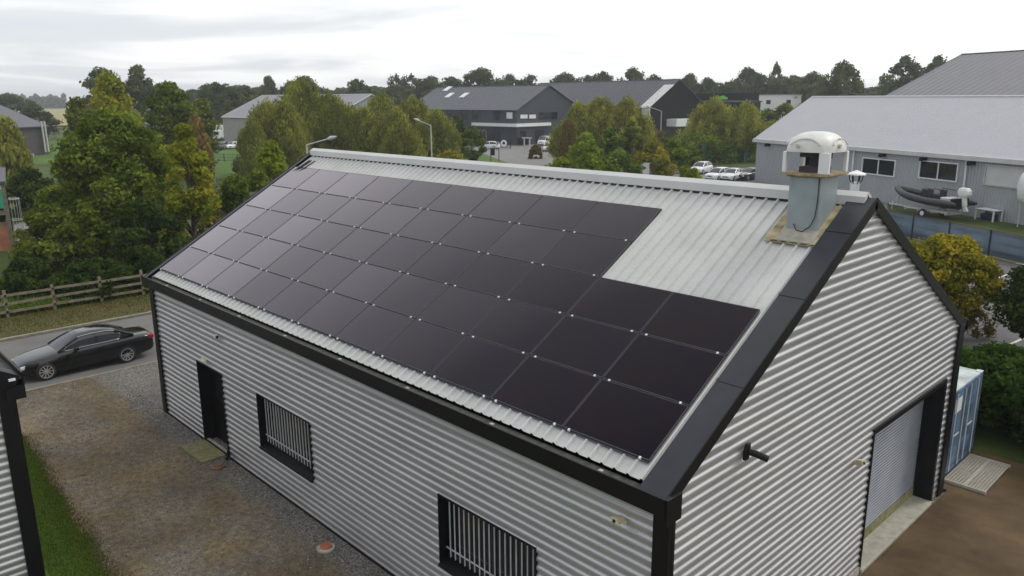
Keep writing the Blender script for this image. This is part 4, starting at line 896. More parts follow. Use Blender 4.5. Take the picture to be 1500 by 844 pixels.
sheet('path', [G(*p)[:2] for p in ((20, 372), (60, 352), (48, 322), (20, 330))], .02, M['street'])

# ------------------------------------------------------------------ street furniture and vehicles in the distance
def street_lamp(pt, ph, d, label, flip=1):
    top = at(*pt, d); hd = at(*ph, d); base = (top[0], top[1], 0)
    r = thing('street_lamp', label, 'street lamp', base, 0, 'street lamps'); v = Vector((hd[0] - top[0], hd[1] - top[1], hd[2] - top[2]))
    MB().tube([(0, 0, 0), (0, 0, float(top[2]))], [.095, .06], 8).build('pole', M['pole'], r, smooth='auto')
    MB().tube([(0, 0, float(top[2])), Vector((0, 0, float(top[2]))) + v * .9], .04, 8).build('arm', M['pole'], r, smooth='auto')
    e_ = Vector((0, 0, float(top[2]))) + v * .78; f_ = Vector((0, 0, float(top[2]))) + v * 1.12; mb = MB(); mb.tube([e_, e_ * .6 + f_ * .4, f_], [.06, .15, .05], 10); mb.build('lamp_head', M['pole'], r, smooth='auto')
street_lamp((449, 212.5), (488, 201.5), 52, 'street lamp leaning its arm to the right above the far end of the ridge')
street_lamp((631, 184), (609, 175), 80, 'street lamp with arm to the left in front of the slate blue office')
street_lamp((969, 163), (949, 156), 118, 'thin street lamp before the pale verge of the near black hall')
CARA = math.atan2(.69, -.72)   # heading away from the photographer
def gp(x, y): q = G(x, y); return (q[0], q[1], .02)
make_car('hatch', M['whitecar'], 'white car behind the black gate of the slate blue office', gp(717, 218.5), CARA + 1.2, False, 'parked white cars')
make_car('van', M['whitecar'], 'white van facing out beside the slate blue office', gp(797, 213), CARA + PI - .35, False)
make_car('hatch', M['whitecar'], 'silver white car parked just in front of the white van', gp(803, 221.5), CARA + PI - .15, False, 'parked white cars')
make_car('hatch', M['greycar'], 'dark car parked behind the yellow green shrubs by the ridge', gp(980, 250), CARA + 2.0, False)
make_car('saloon', M['greycar'], 'dark grey car parked half hidden by the light grey warehouse corner', gp(1099, 263), CARA + 2.2, False)
make_car('hatch', M['whitecar'], 'white hatchback, leftmost of the white cars beyond the pale ridge', gp(1027, 254), CARA + 2.5, False, 'parked white cars')
make_car('hatch', M['whitecar'], 'white car between the two other white cars beyond the pale ridge', gp(1052, 264), CARA + 2.35, False, 'parked white cars')
make_car('saloon', M['whitecar'], 'low white car, rightmost of the white cars beyond the pale ridge', gp(1073, 264), CARA + 2.5, False, 'parked white cars')
make_car('saloon', M['whitecar'], 'white car parked below the white box truck by the grey warehouse', gp(342, 218), CARA + 1.9 + .8, False, 'parked white cars')
make_car('hatch', M['greycar'], 'dark car beside the white truck by the grey warehouse', gp(326, 219), CARA + PI, False)
tk = thing('box_truck', 'white box truck standing at the corner of the grey warehouse', 'truck', gp(331, 205.5), CARA + PI - .3)
MB().box(-3.6, 2.0, -1.2, 1.2, 1.0, 3.7).build('cargo_box', M['white'], tk, bevel=.04); MB().prism([(2.1, .6), (3.9, .6), (3.9, 1.5), (3.5, 2.5), (2.1, 2.6)], -1.05, 1.05, 'y').build('cab', M['white'], tk, bevel=.06)
MB().box(3.0, 3.93, -.9, .9, 1.45, 2.2).build('windscreen', M['glass'], tk); MB().box(-3.5, 3.8, -.8, .8, .55, .98).build('chassis', M['black'], tk)
for x in (-2.4, 3.0):
    for y in (-.95, .95): MB().tube([(x, y - .15, .45), (x, y + .15, .45)], .45, 18).build('wheel', M['tyre'], tk)
ub = thing('utility_trailer', 'flat grey trailer with tools half hidden between the trees left of the white car', 'trailer', gp(655, 218), CARA + 1.3)
MB().box(-2.2, 2.2, -.9, .9, .6, .75).box(-2.2, 2.2, -.9, -.85, .75, 1.1).box(-2.2, 2.2, .85, .9, .75, 1.1).build('bed', M['pole'], ub)
mb = MB(); mb.tube([(-1, 0, .75), (.3, .2, 2.3), (1.4, .1, 1.1)], .08, 6); mb.tube([(0, -.5, .8), (.6, .5, 2.1)], .06, 6); mb.build('load', M['pole'], ub)
for y in (-1.0, 1.0): MB().tube([(0, y - .1, .33), (0, y + .1, .33)], .33, 16).build('wheel', M['tyre'], ub)
q = G(724, 237); sg = thing('sign_board', 'dark green sign board on two posts on the lawn by the office drive', 'sign', (q[0], q[1], 0), CARA - PI / 2)
for x in (-.55, .75): MB().box(x - .06, x + .06, -.06, .06, 0, 2.2).build('post', M['post'], sg)
MB().box(-.49, .10, -.03, .03, 1.0, 2.1).build('board', M['reveal'], sg)
q = G(738, 218); o = MB().tube([(0, -.08, 1.1), (0, .08, 1.1)], .62, 20).build('disc', M['white']); o.location = (q[0], q[1], 0); o.rotation_euler = (0, 0, CARA - PI / 2); o.name = 'round_sign'; tag(o, 'round white disc hung on the black gate of the slate blue office', 'sign')
mb = MB().lathe([(.2, 0), (.28, .001), (.2, .01)], 16, Matrix.Translation((0, -.09, 1.1)) @ Matrix.Rotation(PI / 2, 4, 'X')); h_ = mb.build('hub', M['reveal'], o)
q = G(772, 224); pp_ = thing('gate_pillar', 'pale capped gate pillar beside the round brown bush', 'pillar', (q[0], q[1], 0), CARA)
for y in (-.5, .5): MB().box(-.12, .12, y - .12, y + .12, 0, 2.6).build('pillar', M['pole'], pp_)
MB().box(-.2, .2, -.9, .9, 2.6, 2.8).build('cap', M['pole'], pp_)
q = G(758, 205); bn = thing('wheeled_bin', 'large dark wheeled bin against the wall of the slate blue office', 'bin', at(766, 208, 166) * [1, 1, 0], CARA)
MB().prism([(-.7, .2), (.7, .2), (.85, 1.6), (-.85, 1.6)], -1.1, 1.1, 'y').build('body', M['black'], bn, bevel=.03); MB().box(-.9, .9, -1.15, 1.15, 1.6, 1.75).build('lid', M['slate'], bn, bevel=.04)
q = at(945, 240, 98); ib = thing('cabinet', 'small pale roadside cabinet among shrubs just beyond the ridge', 'cabinet', (q[0], q[1], 0), CARA); MB().box(-.25, .25, -.5, .5, .0, float(at(945, 240, 98)[2])).build('body', M['cap'], ib, bevel=.03); MB().box(-.3, .3, -.55, .55, float(q[2]) + .001, float(q[2]) + .08).build('lid', M['cap'], ib)
q = G(848, 260)
# telegraph-like thin dead branch tree and tank at right edge
tq = at(1510, 300, 60); tn = thing('white_tank', 'rounded white tank cut off by the right edge in front of the light grey warehouse', 'tank', (tq[0], tq[1], 0), pang)
zt0, zt1 = float(at(1500, 300, 60)[2]), float(at(1500, 248, 60)[2]); mb = MB(); rr0 = (zt1 - zt0) / 2
pf = [(max(.02, 1.05 * math.sin(t) ** .55), zt0 + rr0 - rr0 * math.cos(t)) for t in np.linspace(.02, PI - .02, 15)]; mb.lathe(pf, 24); mb.build('tank_body', M['white'], tn, smooth=True)
mb = MB()
for a in (0, 2.1, 4.2): mb.tube([(.7 * math.cos(a), .7 * math.sin(a), 0), (.7 * math.cos(a), .7 * math.sin(a), zt0 + .6)], .05, 6)
mb.build('leg', M['pole'], tn)

# boat on its trailer
bq = G(1362, 317); nrm = np.array([lgU[1], -lgU[0]])
bx_ = bq[:2] - PKN * .35; bt = thing('inflatable_boat', 'black rigid inflatable boat with white outboard engine resting on a trailer', 'boat', (bx_[0], bx_[1], 0), pang + .10)
# local +x runs to the right (stern), bow at -x
def tubeline(s): 
    pts = []
    for t in np.linspace(0, 1, 15):
        x = 3.2 - 6.2 * t; y = s * 1.0 * (1 - max(0, (t - .55) / .45) ** 2.2) ; z = 1.25 + .55 * max(0, (t - .35) / .65) ** 1.8; pts.append((x, y, z))
    return pts
mb = MB(); rad = [.10, .2] + [.26] * 9 + [.25, .24, .23, .22]
mb.tube(tubeline(1), rad, 12); mb.tube(tubeline(-1), rad, 12); tb = mb.build('tube', M['rubber'], bt, smooth='auto')
mb = MB(); sec = []
for t in np.linspace(0, 1, 9):
    x = 2.7 - 5.5 * t; w = .95 * (1 - max(0, (t - .5) / .5) ** 2.0) + .02; zk = .78 + .75 * max(0, (t - .45) / .55) ** 2; zz = 1.2 + .5 * max(0, (t - .35) / .65) ** 1.8; sec.append([(x, -w, zz), (x, -w * .6, zk + .15), (x, 0, zk), (x, w * .6, zk + .15), (x, w, zz)])
loft(mb, sec); mb.build('hull', M['rubber'], bt, smooth='auto')
MB().box(2.6, 2.75, -.8, .8, 1.0, 1.6).build('transom', M['black'], bt)
cs = MB().prism([(-.6, 1.25), (.1, 1.25), (.0, 2.0), (-.35, 2.05)], -.35, .35, 'y').build('console', M['greycar'], bt, bevel=.03); MB().add([(-.5, -.3, 1.98), (-.5, .3, 1.98), (-.25, .28, 2.4), (-.25, -.28, 2.4)], [(0, 1, 2, 3)]).build('windshield', M['lamp'], cs)
MB().box(.5, 1.3, -.32, .32, 1.2, 1.75).box(1.15, 1.3, -.32, .32, 1.75, 2.1).build('seat', M['rubber'], bt, bevel=.05); MB().tube([(.7, -.45, 1.3), (.75, -.45, 2.15), (1.9, -.4, 2.1)], .03, 6).tube([(.7, .45, 1.3), (.75, .45, 2.15), (1.9, .4, 2.1)], .03, 6).build('rail', M['black'], bt)
MB().box(1.5, 2.3, -.6, .6, 1.3, 1.62).build('stern_locker', M['bars'], bt, bevel=.06)
em = MB(); secs = []
for z, a, b, w in ((1.75, 2.7, 3.3, .22), (1.95, 2.6, 3.42, .27), (2.2, 2.6, 3.4, .27), (2.4, 2.68, 3.25, .2)): secs.append([(a, -w, z), (b, -w * .8, z), (b, w * .8, z), (a, w, z)])
loft(em, secs); em.prism([(2.85, 1.76), (3.15, 1.76), (3.25, 1.1), (2.98, 1.0)], -.12, .12, 'y'); em.prism([(2.98, 1.0), (3.25, 1.1), (3.45, .75), (3.1, .7)], -.08, .08, 'y'); em.build('outboard_engine', M['white'], bt, bevel=.04); bt.scale = (1.12,) * 3
tr = thing('boat_trailer', 'galvanised trailer with black wheels under the inflatable boat', 'trailer', (bx_[0], bx_[1], 0), pang + .10)
mb = MB(); mb.box(-3.6, 2.6, -.06, .06, .45, .56); mb.box(-1.5, 2.4, -.75, -.67, .5, .6); mb.box(-1.5, 2.4, .67, .75, .5, .6)
for x in (-1.4, -.2, 1.0, 2.2): mb.box(x - .05, x + .05, -.75, .75, .38, .449)
mb.tube([(-2.9, 0, .5), (-2.75, 0, 1.4)], .05, 6); mb.tube([(-3.3, 0, .5), (-2.8, 0, 1.3)], .04, 6); mb.build('frame', M['bars'], tr)
MB().tube([(-3.5, .15, .02), (-3.5, .15, .7)], .04, 6).build('jockey_stand', M['bars'], tr)
for y in (-1.0, 1.0):
    q_ = Matrix.Translation((.5, y, .33)) @ Matrix.Rotation(PI / 2, 4, 'X'); w_ = MB().lathe([(.18, -.09), (.31, -.09), (.33, -.05), (.33, .05), (.31, .09), (.18, .09)], 20, q_).build('wheel', M['tyre'], tr); MB().lathe([(.02, .095), (.17, .095), (.17, -.095), (.02, -.095)], 14, q_, caps=False).build('rim', M['white'], w_)
tr.scale = (1.12,) * 3
# garden tables
def gtable(px, py, label, lx=1.6):
    q = G(px, py); r = thing('garden_table', label, 'table', (q[0], q[1], 0), pang); MB().box(-lx / 2, lx / 2, -.5, .5, .86, .92).build('table_top', M['white'], r, bevel=.015)
    for x in (-lx / 2 + .08, lx / 2 - .08):
        for y in (-.42, .42): MB().box(x - .05, x + .05, y - .05, y + .05, 0, .859).build('leg', M['white'], r)
    return r
gtable(1447, 323, 'white garden table with a folded tarpaulin below it near the boat engine', 1.9); gtable(1504, 324, 'white garden table cut off by the right edge of the photo', 1.6)
q = G(1449, 322); o = MB().box(-.7, .7, -.3, .3, .0, .5).build('folded_tarpaulin', M['tarp'], bevel=.12); o.location = (q[0], q[1], .01); o.rotation_euler = (0, 0, pang); tag(o, 'dark blue folded tarpaulin lying under the white garden table', 'tarpaulin')

# ------------------------------------------------------------------ vegetation
def leaf_mesh(name, pos, nrm, size, tint, mat, elong=1.6, up=None, seed=0):
    "quads centred on pos, facing nrm; all arrays"
    n = len(pos); rng = np.random.default_rng(seed); r = rng.normal(size=(n, 3)) if up is None else up + rng.normal(size=(n, 3)) * .25
    t = np.cross(nrm, r); t /= np.linalg.norm(t, axis=1, keepdims=True) + 1e-9; b = np.cross(t, nrm); b /= np.linalg.norm(b, axis=1, keepdims=True) + 1e-9
    s = size[:, None]; tw = t * s * .5; bh = b * s * .5 * elong; bend = nrm * s * .18
    V = np.stack([pos - bh, pos + tw - bend * .4, pos + bh - bend, pos - tw - bend * .4], 1).reshape(-1, 3).astype(np.float32)
    me = bpy.data.meshes.new(name); me.vertices.add(n * 4); me.vertices.foreach_set('co', V.ravel()); me.loops.add(n * 4); me.loops.foreach_set('vertex_index', np.arange(n * 4, dtype=np.int32))
    me.polygons.add(n); me.polygons.foreach_set('loop_start', np.arange(0, n * 4, 4, dtype=np.int32)); me.polygons.foreach_set('loop_total', np.full(n, 4, dtype=np.int32))
    a = me.attributes.new('tint', 'FLOAT', 'FACE'); a.data.foreach_set('value', np.clip(tint, 0, 1).astype(np.float32)); me.update(); me.materials.append(mat); return me
PROF = {'round': lambda t: math.sqrt(max(0, 1 - (2 * t - 1) ** 2)) * .98 + .02, 'cone': lambda t: .95 * (1 - t) ** .75 * min(1, (t + .12) * 4) + .04, 'wide': lambda t: (math.sin(PI * min(1, t * .96 + .02)) ** .55), 'egg': lambda t: math.sin(PI * (t ** .75) * .97 + .03) ** .7,
        'willow': lambda t: .55 + .45 * math.sin(PI * min(1, t * .9 + .05)) if t < .7 else .55 + .43 * (1 - (t - .7) / .3) - .35 * ((t - .7) / .3), 'umb': lambda t: .2 + .8 * (t ** .6) if t < .8 else math.sqrt(max(0, 1 - ((t - .8) / .2) ** 2)), 'broad': lambda t: max(0, math.sin(PI * min(1, (t ** .72) * .96 + .04))) ** .55, 'dome': lambda t: (.80 + .20 * math.sin(PI * min(1, t * 1.25))) * math.sqrt(max(0, 1 - t ** 3.2)), 'bush': lambda t: math.sqrt(max(0, 1 - t ** 2.2))}
def crown(seed, h0, h1, R, shape, nclump, per, cr, lsize, style='leaf', squash=.7, hollow=.5):
    rng = np.random.default_rng(seed); P = []; Nn = []; S = []; T = []; U = []; centres = []
    ph = rng.uniform(0, 2 * PI, 4)
    for c in range(nclump):
        t = rng.uniform(0, 1) ** .9; a = rng.uniform(0, 2 * PI); env = PROF[shape](t) * R * (1 + .13 * math.sin(2 * a + ph[0]) + .10 * math.sin(3 * a + ph[1] + 5 * t) + .07 * math.sin(7 * a + ph[2] + 9 * t)); k = rng.uniform(hollow, 1) ** .6
        rr_ = max(0, env - cr * .55) * k; ctr = np.array([rr_ * math.cos(a), rr_ * math.sin(a), h0 + t * (h1 - h0)]); crr = cr * rng.uniform(.6, 1.25); n = int(per * rng.uniform(.6, 1.3)); centres.append(ctr)
        d = rng.normal(size=(n, 3)); d /= np.linalg.norm(d, axis=1, keepdims=True); rad = crr * rng.uniform(.35, 1.05, size=(n, 1)) ** .7
        if style == 'willow': off = d * rad * np.array([.8, .8, 1.2]); off[:, 2] += np.abs(off[:, 2]) * .25
        elif style == 'cypress': off = d * rad * np.array([.6, .6, 1.3])
        else: off = d * rad * np.array([1, 1, squash])
        p = ctr + off; nn_ = d * .8 + rng.normal(size=(n, 3)) * .55 + np.array([0, 0, .35])
        if style == 'willow':
            out_ = np.array([math.cos(a), math.sin(a), 0]) * .6; u = np.tile(out_ + np.array([0, 0, 1.0]), (n, 1)); U.append(u); nn_ = d + rng.normal(size=(n, 3)) * .4; nn_[:, 2] *= .3
        nn_ /= np.linalg.norm(nn_, axis=1, keepdims=True); P.append(p); Nn.append(nn_); S.append(lsize * rng.uniform(.6, 1.4, n)); ct = rng.uniform(.0, .9); T.append(ct * .7 + rng.uniform(0, .36, n))
    return np.concatenate(P), np.concatenate(Nn), np.concatenate(S), np.concatenate(T), (np.concatenate(U) if U else None), centres
def trunk_mb(h, r0, centres, seed, h0, nl=10, lean=0):
    rng = random.Random(seed); mb = MB(); top = h0 + (h - h0) * .75; pts = [(0, 0, 0)]; n = 5; ang = rng.uniform(0, 6)
    for i in range(1, n + 1): f = i / n; pts.append((lean * f + rng.uniform(-.1, .1) * r0 * 4 * f, rng.uniform(-.1, .1) * r0 * 4 * f, top * f))
    mb.tube(pts, [r0 * (1.25 if i == 0 else 1 - .8 * i / n) for i in range(n + 1)], 8)
    for c in rng.sample(list(centres), min(nl, len(centres))):
        zb = max(h0 * .6, min(top * .95, c[2] * rng.uniform(.45, .8))); f = zb / top; s = Vector((lean * f, 0, zb)); e_ = Vector(tuple(map(float, c))); m_ = s * .45 + e_ * .55 + Vector((0, 0, -.04 * (e_ - s).length)); mb.tube([s, m_, e_], [r0 * .42 * (1 - f * .5), r0 * .25, r0 * .07], 6)
    return mb
def tree(name, label, cat, x, y, h0, h1, R, shape='round', mat='green', nclump=70, per=120, cr=None, lsize=.2, seed=1, style='leaf', r0=None, group=None, elong=1.6, squash=.7, hollow=.5, nl=10, trunk=True, zbase=0.):
    r = thing(name, label, cat, (x, y, zbase), random.Random(seed).uniform(0, 6), group); cr = cr or R * .28
    p, n_, s, t, u, ce = crown(seed, h0, h1, R, shape, nclump, per, cr, lsize, style, squash, hollow)
    me = leaf_mesh('crown', p, n_, s, t, LM[mat], elong, u, seed); o = bpy.data.objects.new('crown' if trunk else 'foliage', me); C.objects.link(o); o.parent = r
    if trunk: trunk_mb(h1, r0 or max(.04, h1 * .022), ce, seed, h0, nl).build('trunk', M['bark'], r, smooth='auto')
    else: trunk_mb(h1 * .8, r0 or .04, ce, seed, 0, nl).build('stems', M['bark'], r, smooth='auto')
    return r
def T(px, ytop, d, wpx, label, shape='round', mat='green', h0f=.18, seed=None, name='broadleaf_tree', cat='tree', **k):
    "tree whose crown top sits on the sight line (px, ytop) at d metres and is wpx pixels wide"
    q = at(px, ytop, d); R = wpx * d / FPX / 2; H = float(q[2]); seed = seed if seed is not None else int(px * 7 + ytop * 3); cr = k.pop('cr', R * .26)
    return tree(name, label, cat, float(q[0]), float(q[1]), H * h0f, H - cr * .45, R, shape, mat, cr=cr, seed=seed, **k)

# left foreground trees
T(158, 158, 50, 232, 'large spreading green tree behind the timber fence, left of the workshop', 'broad', 'green', .06, nclump=260, per=170, cr=.9, lsize=.155, elong=1.7, r0=.22, nl=22, seed=11, hollow=.35)
T(268, 182, 47, 82, 'yellowing slender tree beside the far corner of the workshop', 'broad', 'yellow', .12, name='yellowing_tree', nclump=80, per=130, cr=.55, lsize=.15, seed=21, nl=14)
T(208, 290, 44, 110, 'low dark green shrub crowded below the large spreading tree', 'bush', 'deep', .0, name='shrub', cat='shrub', nclump=60, per=120, cr=.6, lsize=.15, trunk=False, seed=31)
T(70, 300, 46, 120, 'olive shrub hanging over the timber fence at the left', 'bush', 'olive', .0, name='shrub', cat='shrub', nclump=90, per=120, cr=.6, lsize=.16, trunk=False, seed=32)
T(35, 372, 41, 80, 'dark ivy covered bush right behind the timber fence at the left edge', 'bush', 'deep', .0, name='shrub', cat='shrub', nclump=60, per=130, cr=.4, lsize=.12, trunk=False, seed=33)
T(140, 380, 41.5, 150, 'dark low hedge growth behind the middle of the timber fence', 'bush', 'deep', .0, name='shrub', cat='shrub', nclump=90, per=120, cr=.42, lsize=.12, trunk=False, seed=34)
T(225, 370, 43, 90, 'dark undergrowth where the timber fence meets the workshop', 'bush', 'deep', .0, name='shrub', cat='shrub', nclump=50, per=120, cr=.45, lsize=.12, trunk=False, seed=35)
T(300, 262, 52, 60, 'reddish brown shrub beside the yellowing tree', 'bush', 'brown', .0, name='shrub', cat='shrub', nclump=40, per=110, cr=.5, lsize=.15, trunk=False, seed=36)
T(345, 255, 56, 80, 'fresh green bush just beyond the far verge of the roof', 'bush', 'green', .0, name='shrub', cat='shrub', nclump=60, per=110, cr=.6, lsize=.16, trunk=False, seed=37)
T(397, 206, 60, 66, 'upright light green shrub beyond the roof corner below the willows', 'egg', 'lime', .05, name='shrub', cat='shrub', nclump=70, per=110, cr=.6, lsize=.17, trunk=False, seed=38)
T(372, 243, 57, 60, 'bright green young bush near the far roof verge', 'bush', 'green', .0, name='shrub', cat='shrub', nclump=40, per=110, cr=.5, lsize=.15, trunk=False, seed=39)
T(8, 180, 88, 70, 'feathery willow bush at the left edge in front of the dark clad building', 'dome', 'willow', .02, name='willow_bush', cat='shrub', nclump=90, per=90, cr=.9, lsize=.22, style='willow', elong=3.2, trunk=False, seed=41)
T(40, 246, 68, 90, 'dark green laurel bush behind the timber shed', 'bush', 'deep', .0, name='shrub', cat='shrub', nclump=60, per=110, cr=.7, lsize=.19, trunk=False, seed=42)
T(75, 272, 60, 80, 'yellow green bush between the shed and the large tree', 'bush', 'lime', .0, name='shrub', cat='shrub', nclump=60, per=110, cr=.6, lsize=.17, trunk=False, seed=43)
T(112, 142, 95, 46, 'loose grey green tree left of the tall autumn tinged tree', 'egg', 'olive', .1, nclump=70, per=100, cr=1.2, lsize=.27, seed=44)
T(118, 240, 62, 70, 'olive green shrub at the foot of the large spreading tree', 'bush', 'olive', .0, name='shrub', cat='shrub', nclump=50, per=110, cr=.6, lsize=.17, trunk=False, seed=45)
T(158, 110, 88, 76, 'tall tree with yellowing top behind the large spreading tree', 'wide', 'yellow', .1, nclump=120, per=110, cr=1.05, lsize=.24, seed=46, squash=1.0)
T(246, 121, 96, 80, 'round dense dark green tree behind the yellowing tree', 'wide', 'green', .12, nclump=150, per=110, cr=1.1, lsize=.24, seed=47, hollow=.7)
T(218, 205, 72, 90, 'olive brown shrubbery between the large tree and the yellowing tree', 'round', 'willow', .0, name='shrub', cat='shrub', nclump=70, per=100, cr=.9, lsize=.22, trunk=False, seed=48)
T(284, 175, 84, 44, 'autumn brown and green bush left of the white truck', 'dome', 'brown', .0, name='willow_bush', cat='shrub', nclump=70, per=100, cr=.9, lsize=.22, style='willow', elong=2.6, trunk=False, seed=49)
T(294, 146, 112, 34, 'green tree behind the autumn brown bush', 'round', 'olive', .1, nclump=60, per=90, cr=1.3, lsize=.3, seed=50)
T(200, 97, 190, 44, 'tall dark tree with a bare lower stem on the left skyline', 'round', 'far', .45, nclump=60, per=80, cr=1.5, lsize=.5, seed=51, nl=14)
T(150, 100, 185, 66, 'broad flat topped dark tree on the left skyline', 'wide', 'far', .3, nclump=70, per=80, cr=1.6, lsize=.5, seed=52)
T(228, 118, 190, 26, 'small dark tree right of the tall skyline tree', 'round', 'far', .3, nclump=30, per=80, cr=1.3, lsize=.45, seed=53)
# willow masses
wl_spec = [(392, 160, 100, 78), (440, 126, 105, 118), (482, 146, 106, 80), (512, 166, 108, 64), (560, 146, 116, 82), (604, 152, 114, 84), (640, 172, 110, 56), (418, 158, 97, 64), (532, 168, 106, 66), (582, 170, 104, 60), (372, 186, 94, 36)]
names_ = ['willow bush, %s from the left in the row behind the roof ridge' % ordn(i) for i in range(11)]
order = sorted(range(11), key=lambda i: wl_spec[i][0]); lab_ = {i: names_[k] for k, i in enumerate(order)}
for i, (px, yt, d, w) in enumerate(wl_spec):
    T(px, yt, d, w * 1.45, lab_[i], 'dome', 'willow', .0, name='willow_bush', cat='willow', nclump=210, per=230, cr=1.15, lsize=.115, style='willow', elong=3.4, trunk=False, seed=60 + i, group='feathery willows beyond the ridge', hollow=.35)
for i, (px, yt, d, w, lab) in enumerate(((848, 160, 112, 56, 'feathery willow at the left of the clump before the near black hall'), (878, 150, 114, 78, 'tallest feathery willow of the clump before the near black hall'), (918, 152, 112, 70, 'feathery willow at the right of the clump before the near black hall'),
        (1045, 152, 128, 76, 'left willow of the pair before the pale flat building'), (1092, 158, 122, 68, 'right willow of the pair before the pale flat building'), (833, 186, 106, 20, 'brownish willow next to the white van'))):
    T(px, yt, d, w * 1.5, lab, 'dome', 'willow' if i != 5 else 'brown', .0, name='willow_bush', cat='willow', nclump=190, per=200, cr=1.1, lsize=.125, style='willow', elong=3.2, trunk=False, seed=80 + i, hollow=.35)
for i, (px, yt, d, w, lab, mat, shp) in enumerate((
        (860, 195, 96, 60, 'green spindly tree left of the shrubs beyond the ridge', 'lime', 'egg'), (895, 188, 100, 60, 'green tree in the middle of the shrubs beyond the ridge', 'green', 'egg'), (925, 178, 104, 40, 'upright green tree before the pale verge hall', 'olive', 'egg'),
        (905, 222, 88, 90, 'grey green shrub close behind the ridge', 'green', 'bush'), (865, 225, 84, 60, 'light green shrub close behind the ridge left of the grey green one', 'lime', 'bush'), (822, 230, 86, 60, 'bright lime bush by the drive', 'lime', 'bush'),
        (958, 207, 100, 70, 'golden yellow shrub beyond the ridge left of the dark car', 'gold', 'bush'), (985, 200, 104, 50, 'yellow green shrub behind the dark car', 'lime', 'bush'), (1005, 205, 116, 70, 'dark green shrub below the railing side willows', 'green', 'bush'),
        (955, 190, 118, 80, 'brown dark hedge below the near black hall', 'brown', 'bush'), (660, 221, 100, 66, 'golden yellow bush beside the left lawn by the drive', 'gold', 'bush'), (668, 166, 128, 36, 'dark dense tree left of the drive', 'deep', 'egg'),
        (690, 184, 122, 44, 'fresh green tree left of the white car', 'green', 'egg'), (1016, 247, 66, 36, 'yellow green bush top showing above the ridge by the white cars', 'lime', 'bush'), (1002, 243, 70, 14, 'thin yellow green sprig above the ridge by the dark car', 'lime', 'bush'), (785, 212, 130, 20, 'round brown bush beside the gate pillar', 'brown', 'bush'), (1150, 150, 150, 46, 'green tree right of the pale flat building', 'olive', 'round'), (1125, 160, 140, 50, 'olive tree below the pale flat building', 'green', 'round'), (1030, 190, 120, 120, 'dark shrubbery at the foot of the willow pair', 'green', 'bush'))):
    bush = shp == 'bush'
    T(px, yt, d, w, lab, shp, mat, 0 if bush else .1, name='shrub' if bush else 'broadleaf_tree', cat='shrub' if bush else 'tree', nclump=60, per=90, cr=max(.35, w * d / FPX * .14), lsize=.24 if w > 30 else .16, trunk=not bush, seed=100 + i)
# right side
tree('golden_shrub_tree', 'golden yellow round small tree beside the right gable slope', 'tree', *[float(v) for v in at(1382, 400, 33)[:2]], .7, 4.15, 1.95, 'wide', 'gold', nclump=190, per=170, cr=.46, lsize=.10, seed=131, r0=.08, nl=16)
q = at(1530, 440, 30.5); tree('broadleaf_tree', 'dark green tree reaching in from the right edge above the parking lines', 'tree', float(q[0]), float(q[1]), .6, 3.6, 1.7, 'wide', 'deep', nclump=90, per=140, cr=.5, lsize=.11, seed=132, r0=.09)
for k, (x, y, R, h, lab) in enumerate(((1.0, 17.6, 1.9, 2.7, 'dense dark green laurel bush right of the blue container'), (-1.6, 17.2, 1.4, 2.5, 'dense laurel bush directly behind the blue container doors'), (3.2, 16.6, 2.0, 2.6, 'dense laurel bush at the right edge behind the pale grating'), (-.5, 19.0, 1.6, 2.3, 'laurel bush between the container and the car park'), (2.2, 19.4, 1.8, 2.2, 'laurel bush at the right edge nearest the car park'))):
    tree('laurel_bush', lab, 'shrub', x, y, .1, h - .2, R, 'wide', 'hedge', nclump=130, per=150, cr=.42, lsize=.085, seed=140 + k, trunk=False, group='laurel hedge behind the container', hollow=.6)
q = at(1436, 455, 33); tree('shrub', 'small thin brown shrub at the foot of the golden tree', 'shrub', float(q[0]), float(q[1]), 0, 1.2, .75, 'bush', 'brown', nclump=26, per=60, cr=.3, lsize=.07, seed=150, trunk=False)

# skyline trees: prototypes copied
far_protos = []
for k, (shp, nm) in enumerate((('wide', 0), ('round', 0), ('egg', 0), ('umb', 0), ('round', 1))):
    r = tree('skyline_tree', 'x', 'tree', 0, 0, .10 if shp != 'umb' else .45, .94, .42 if shp != 'umb' else .36, shp, 'far', nclump=90 if shp != 'umb' else 50, per=80, cr=.10, lsize=.028, seed=200 + k, r0=.02, nl=8)
    far_protos.append(r)
used = [False] * 5
def far_tree(px, yt, d, w, kind, label, group='trees along the far skyline', mat=None):
    q = at(px, yt, d); H = float(q[2]); P_ = far_protos[kind]
    if used[kind]: o = copy_tree(P_)
    else: o = P_; used[kind] = True
    o.location = (float(q[0]), float(q[1]), 0); s = w * 1.55 * d / FPX / (.84 if kind != 3 else .72); o.scale = (s, s, H); o.rotation_euler = (0, 0, (px * 1.7) % 6.28); tag(o, label, 'tree', group); return o
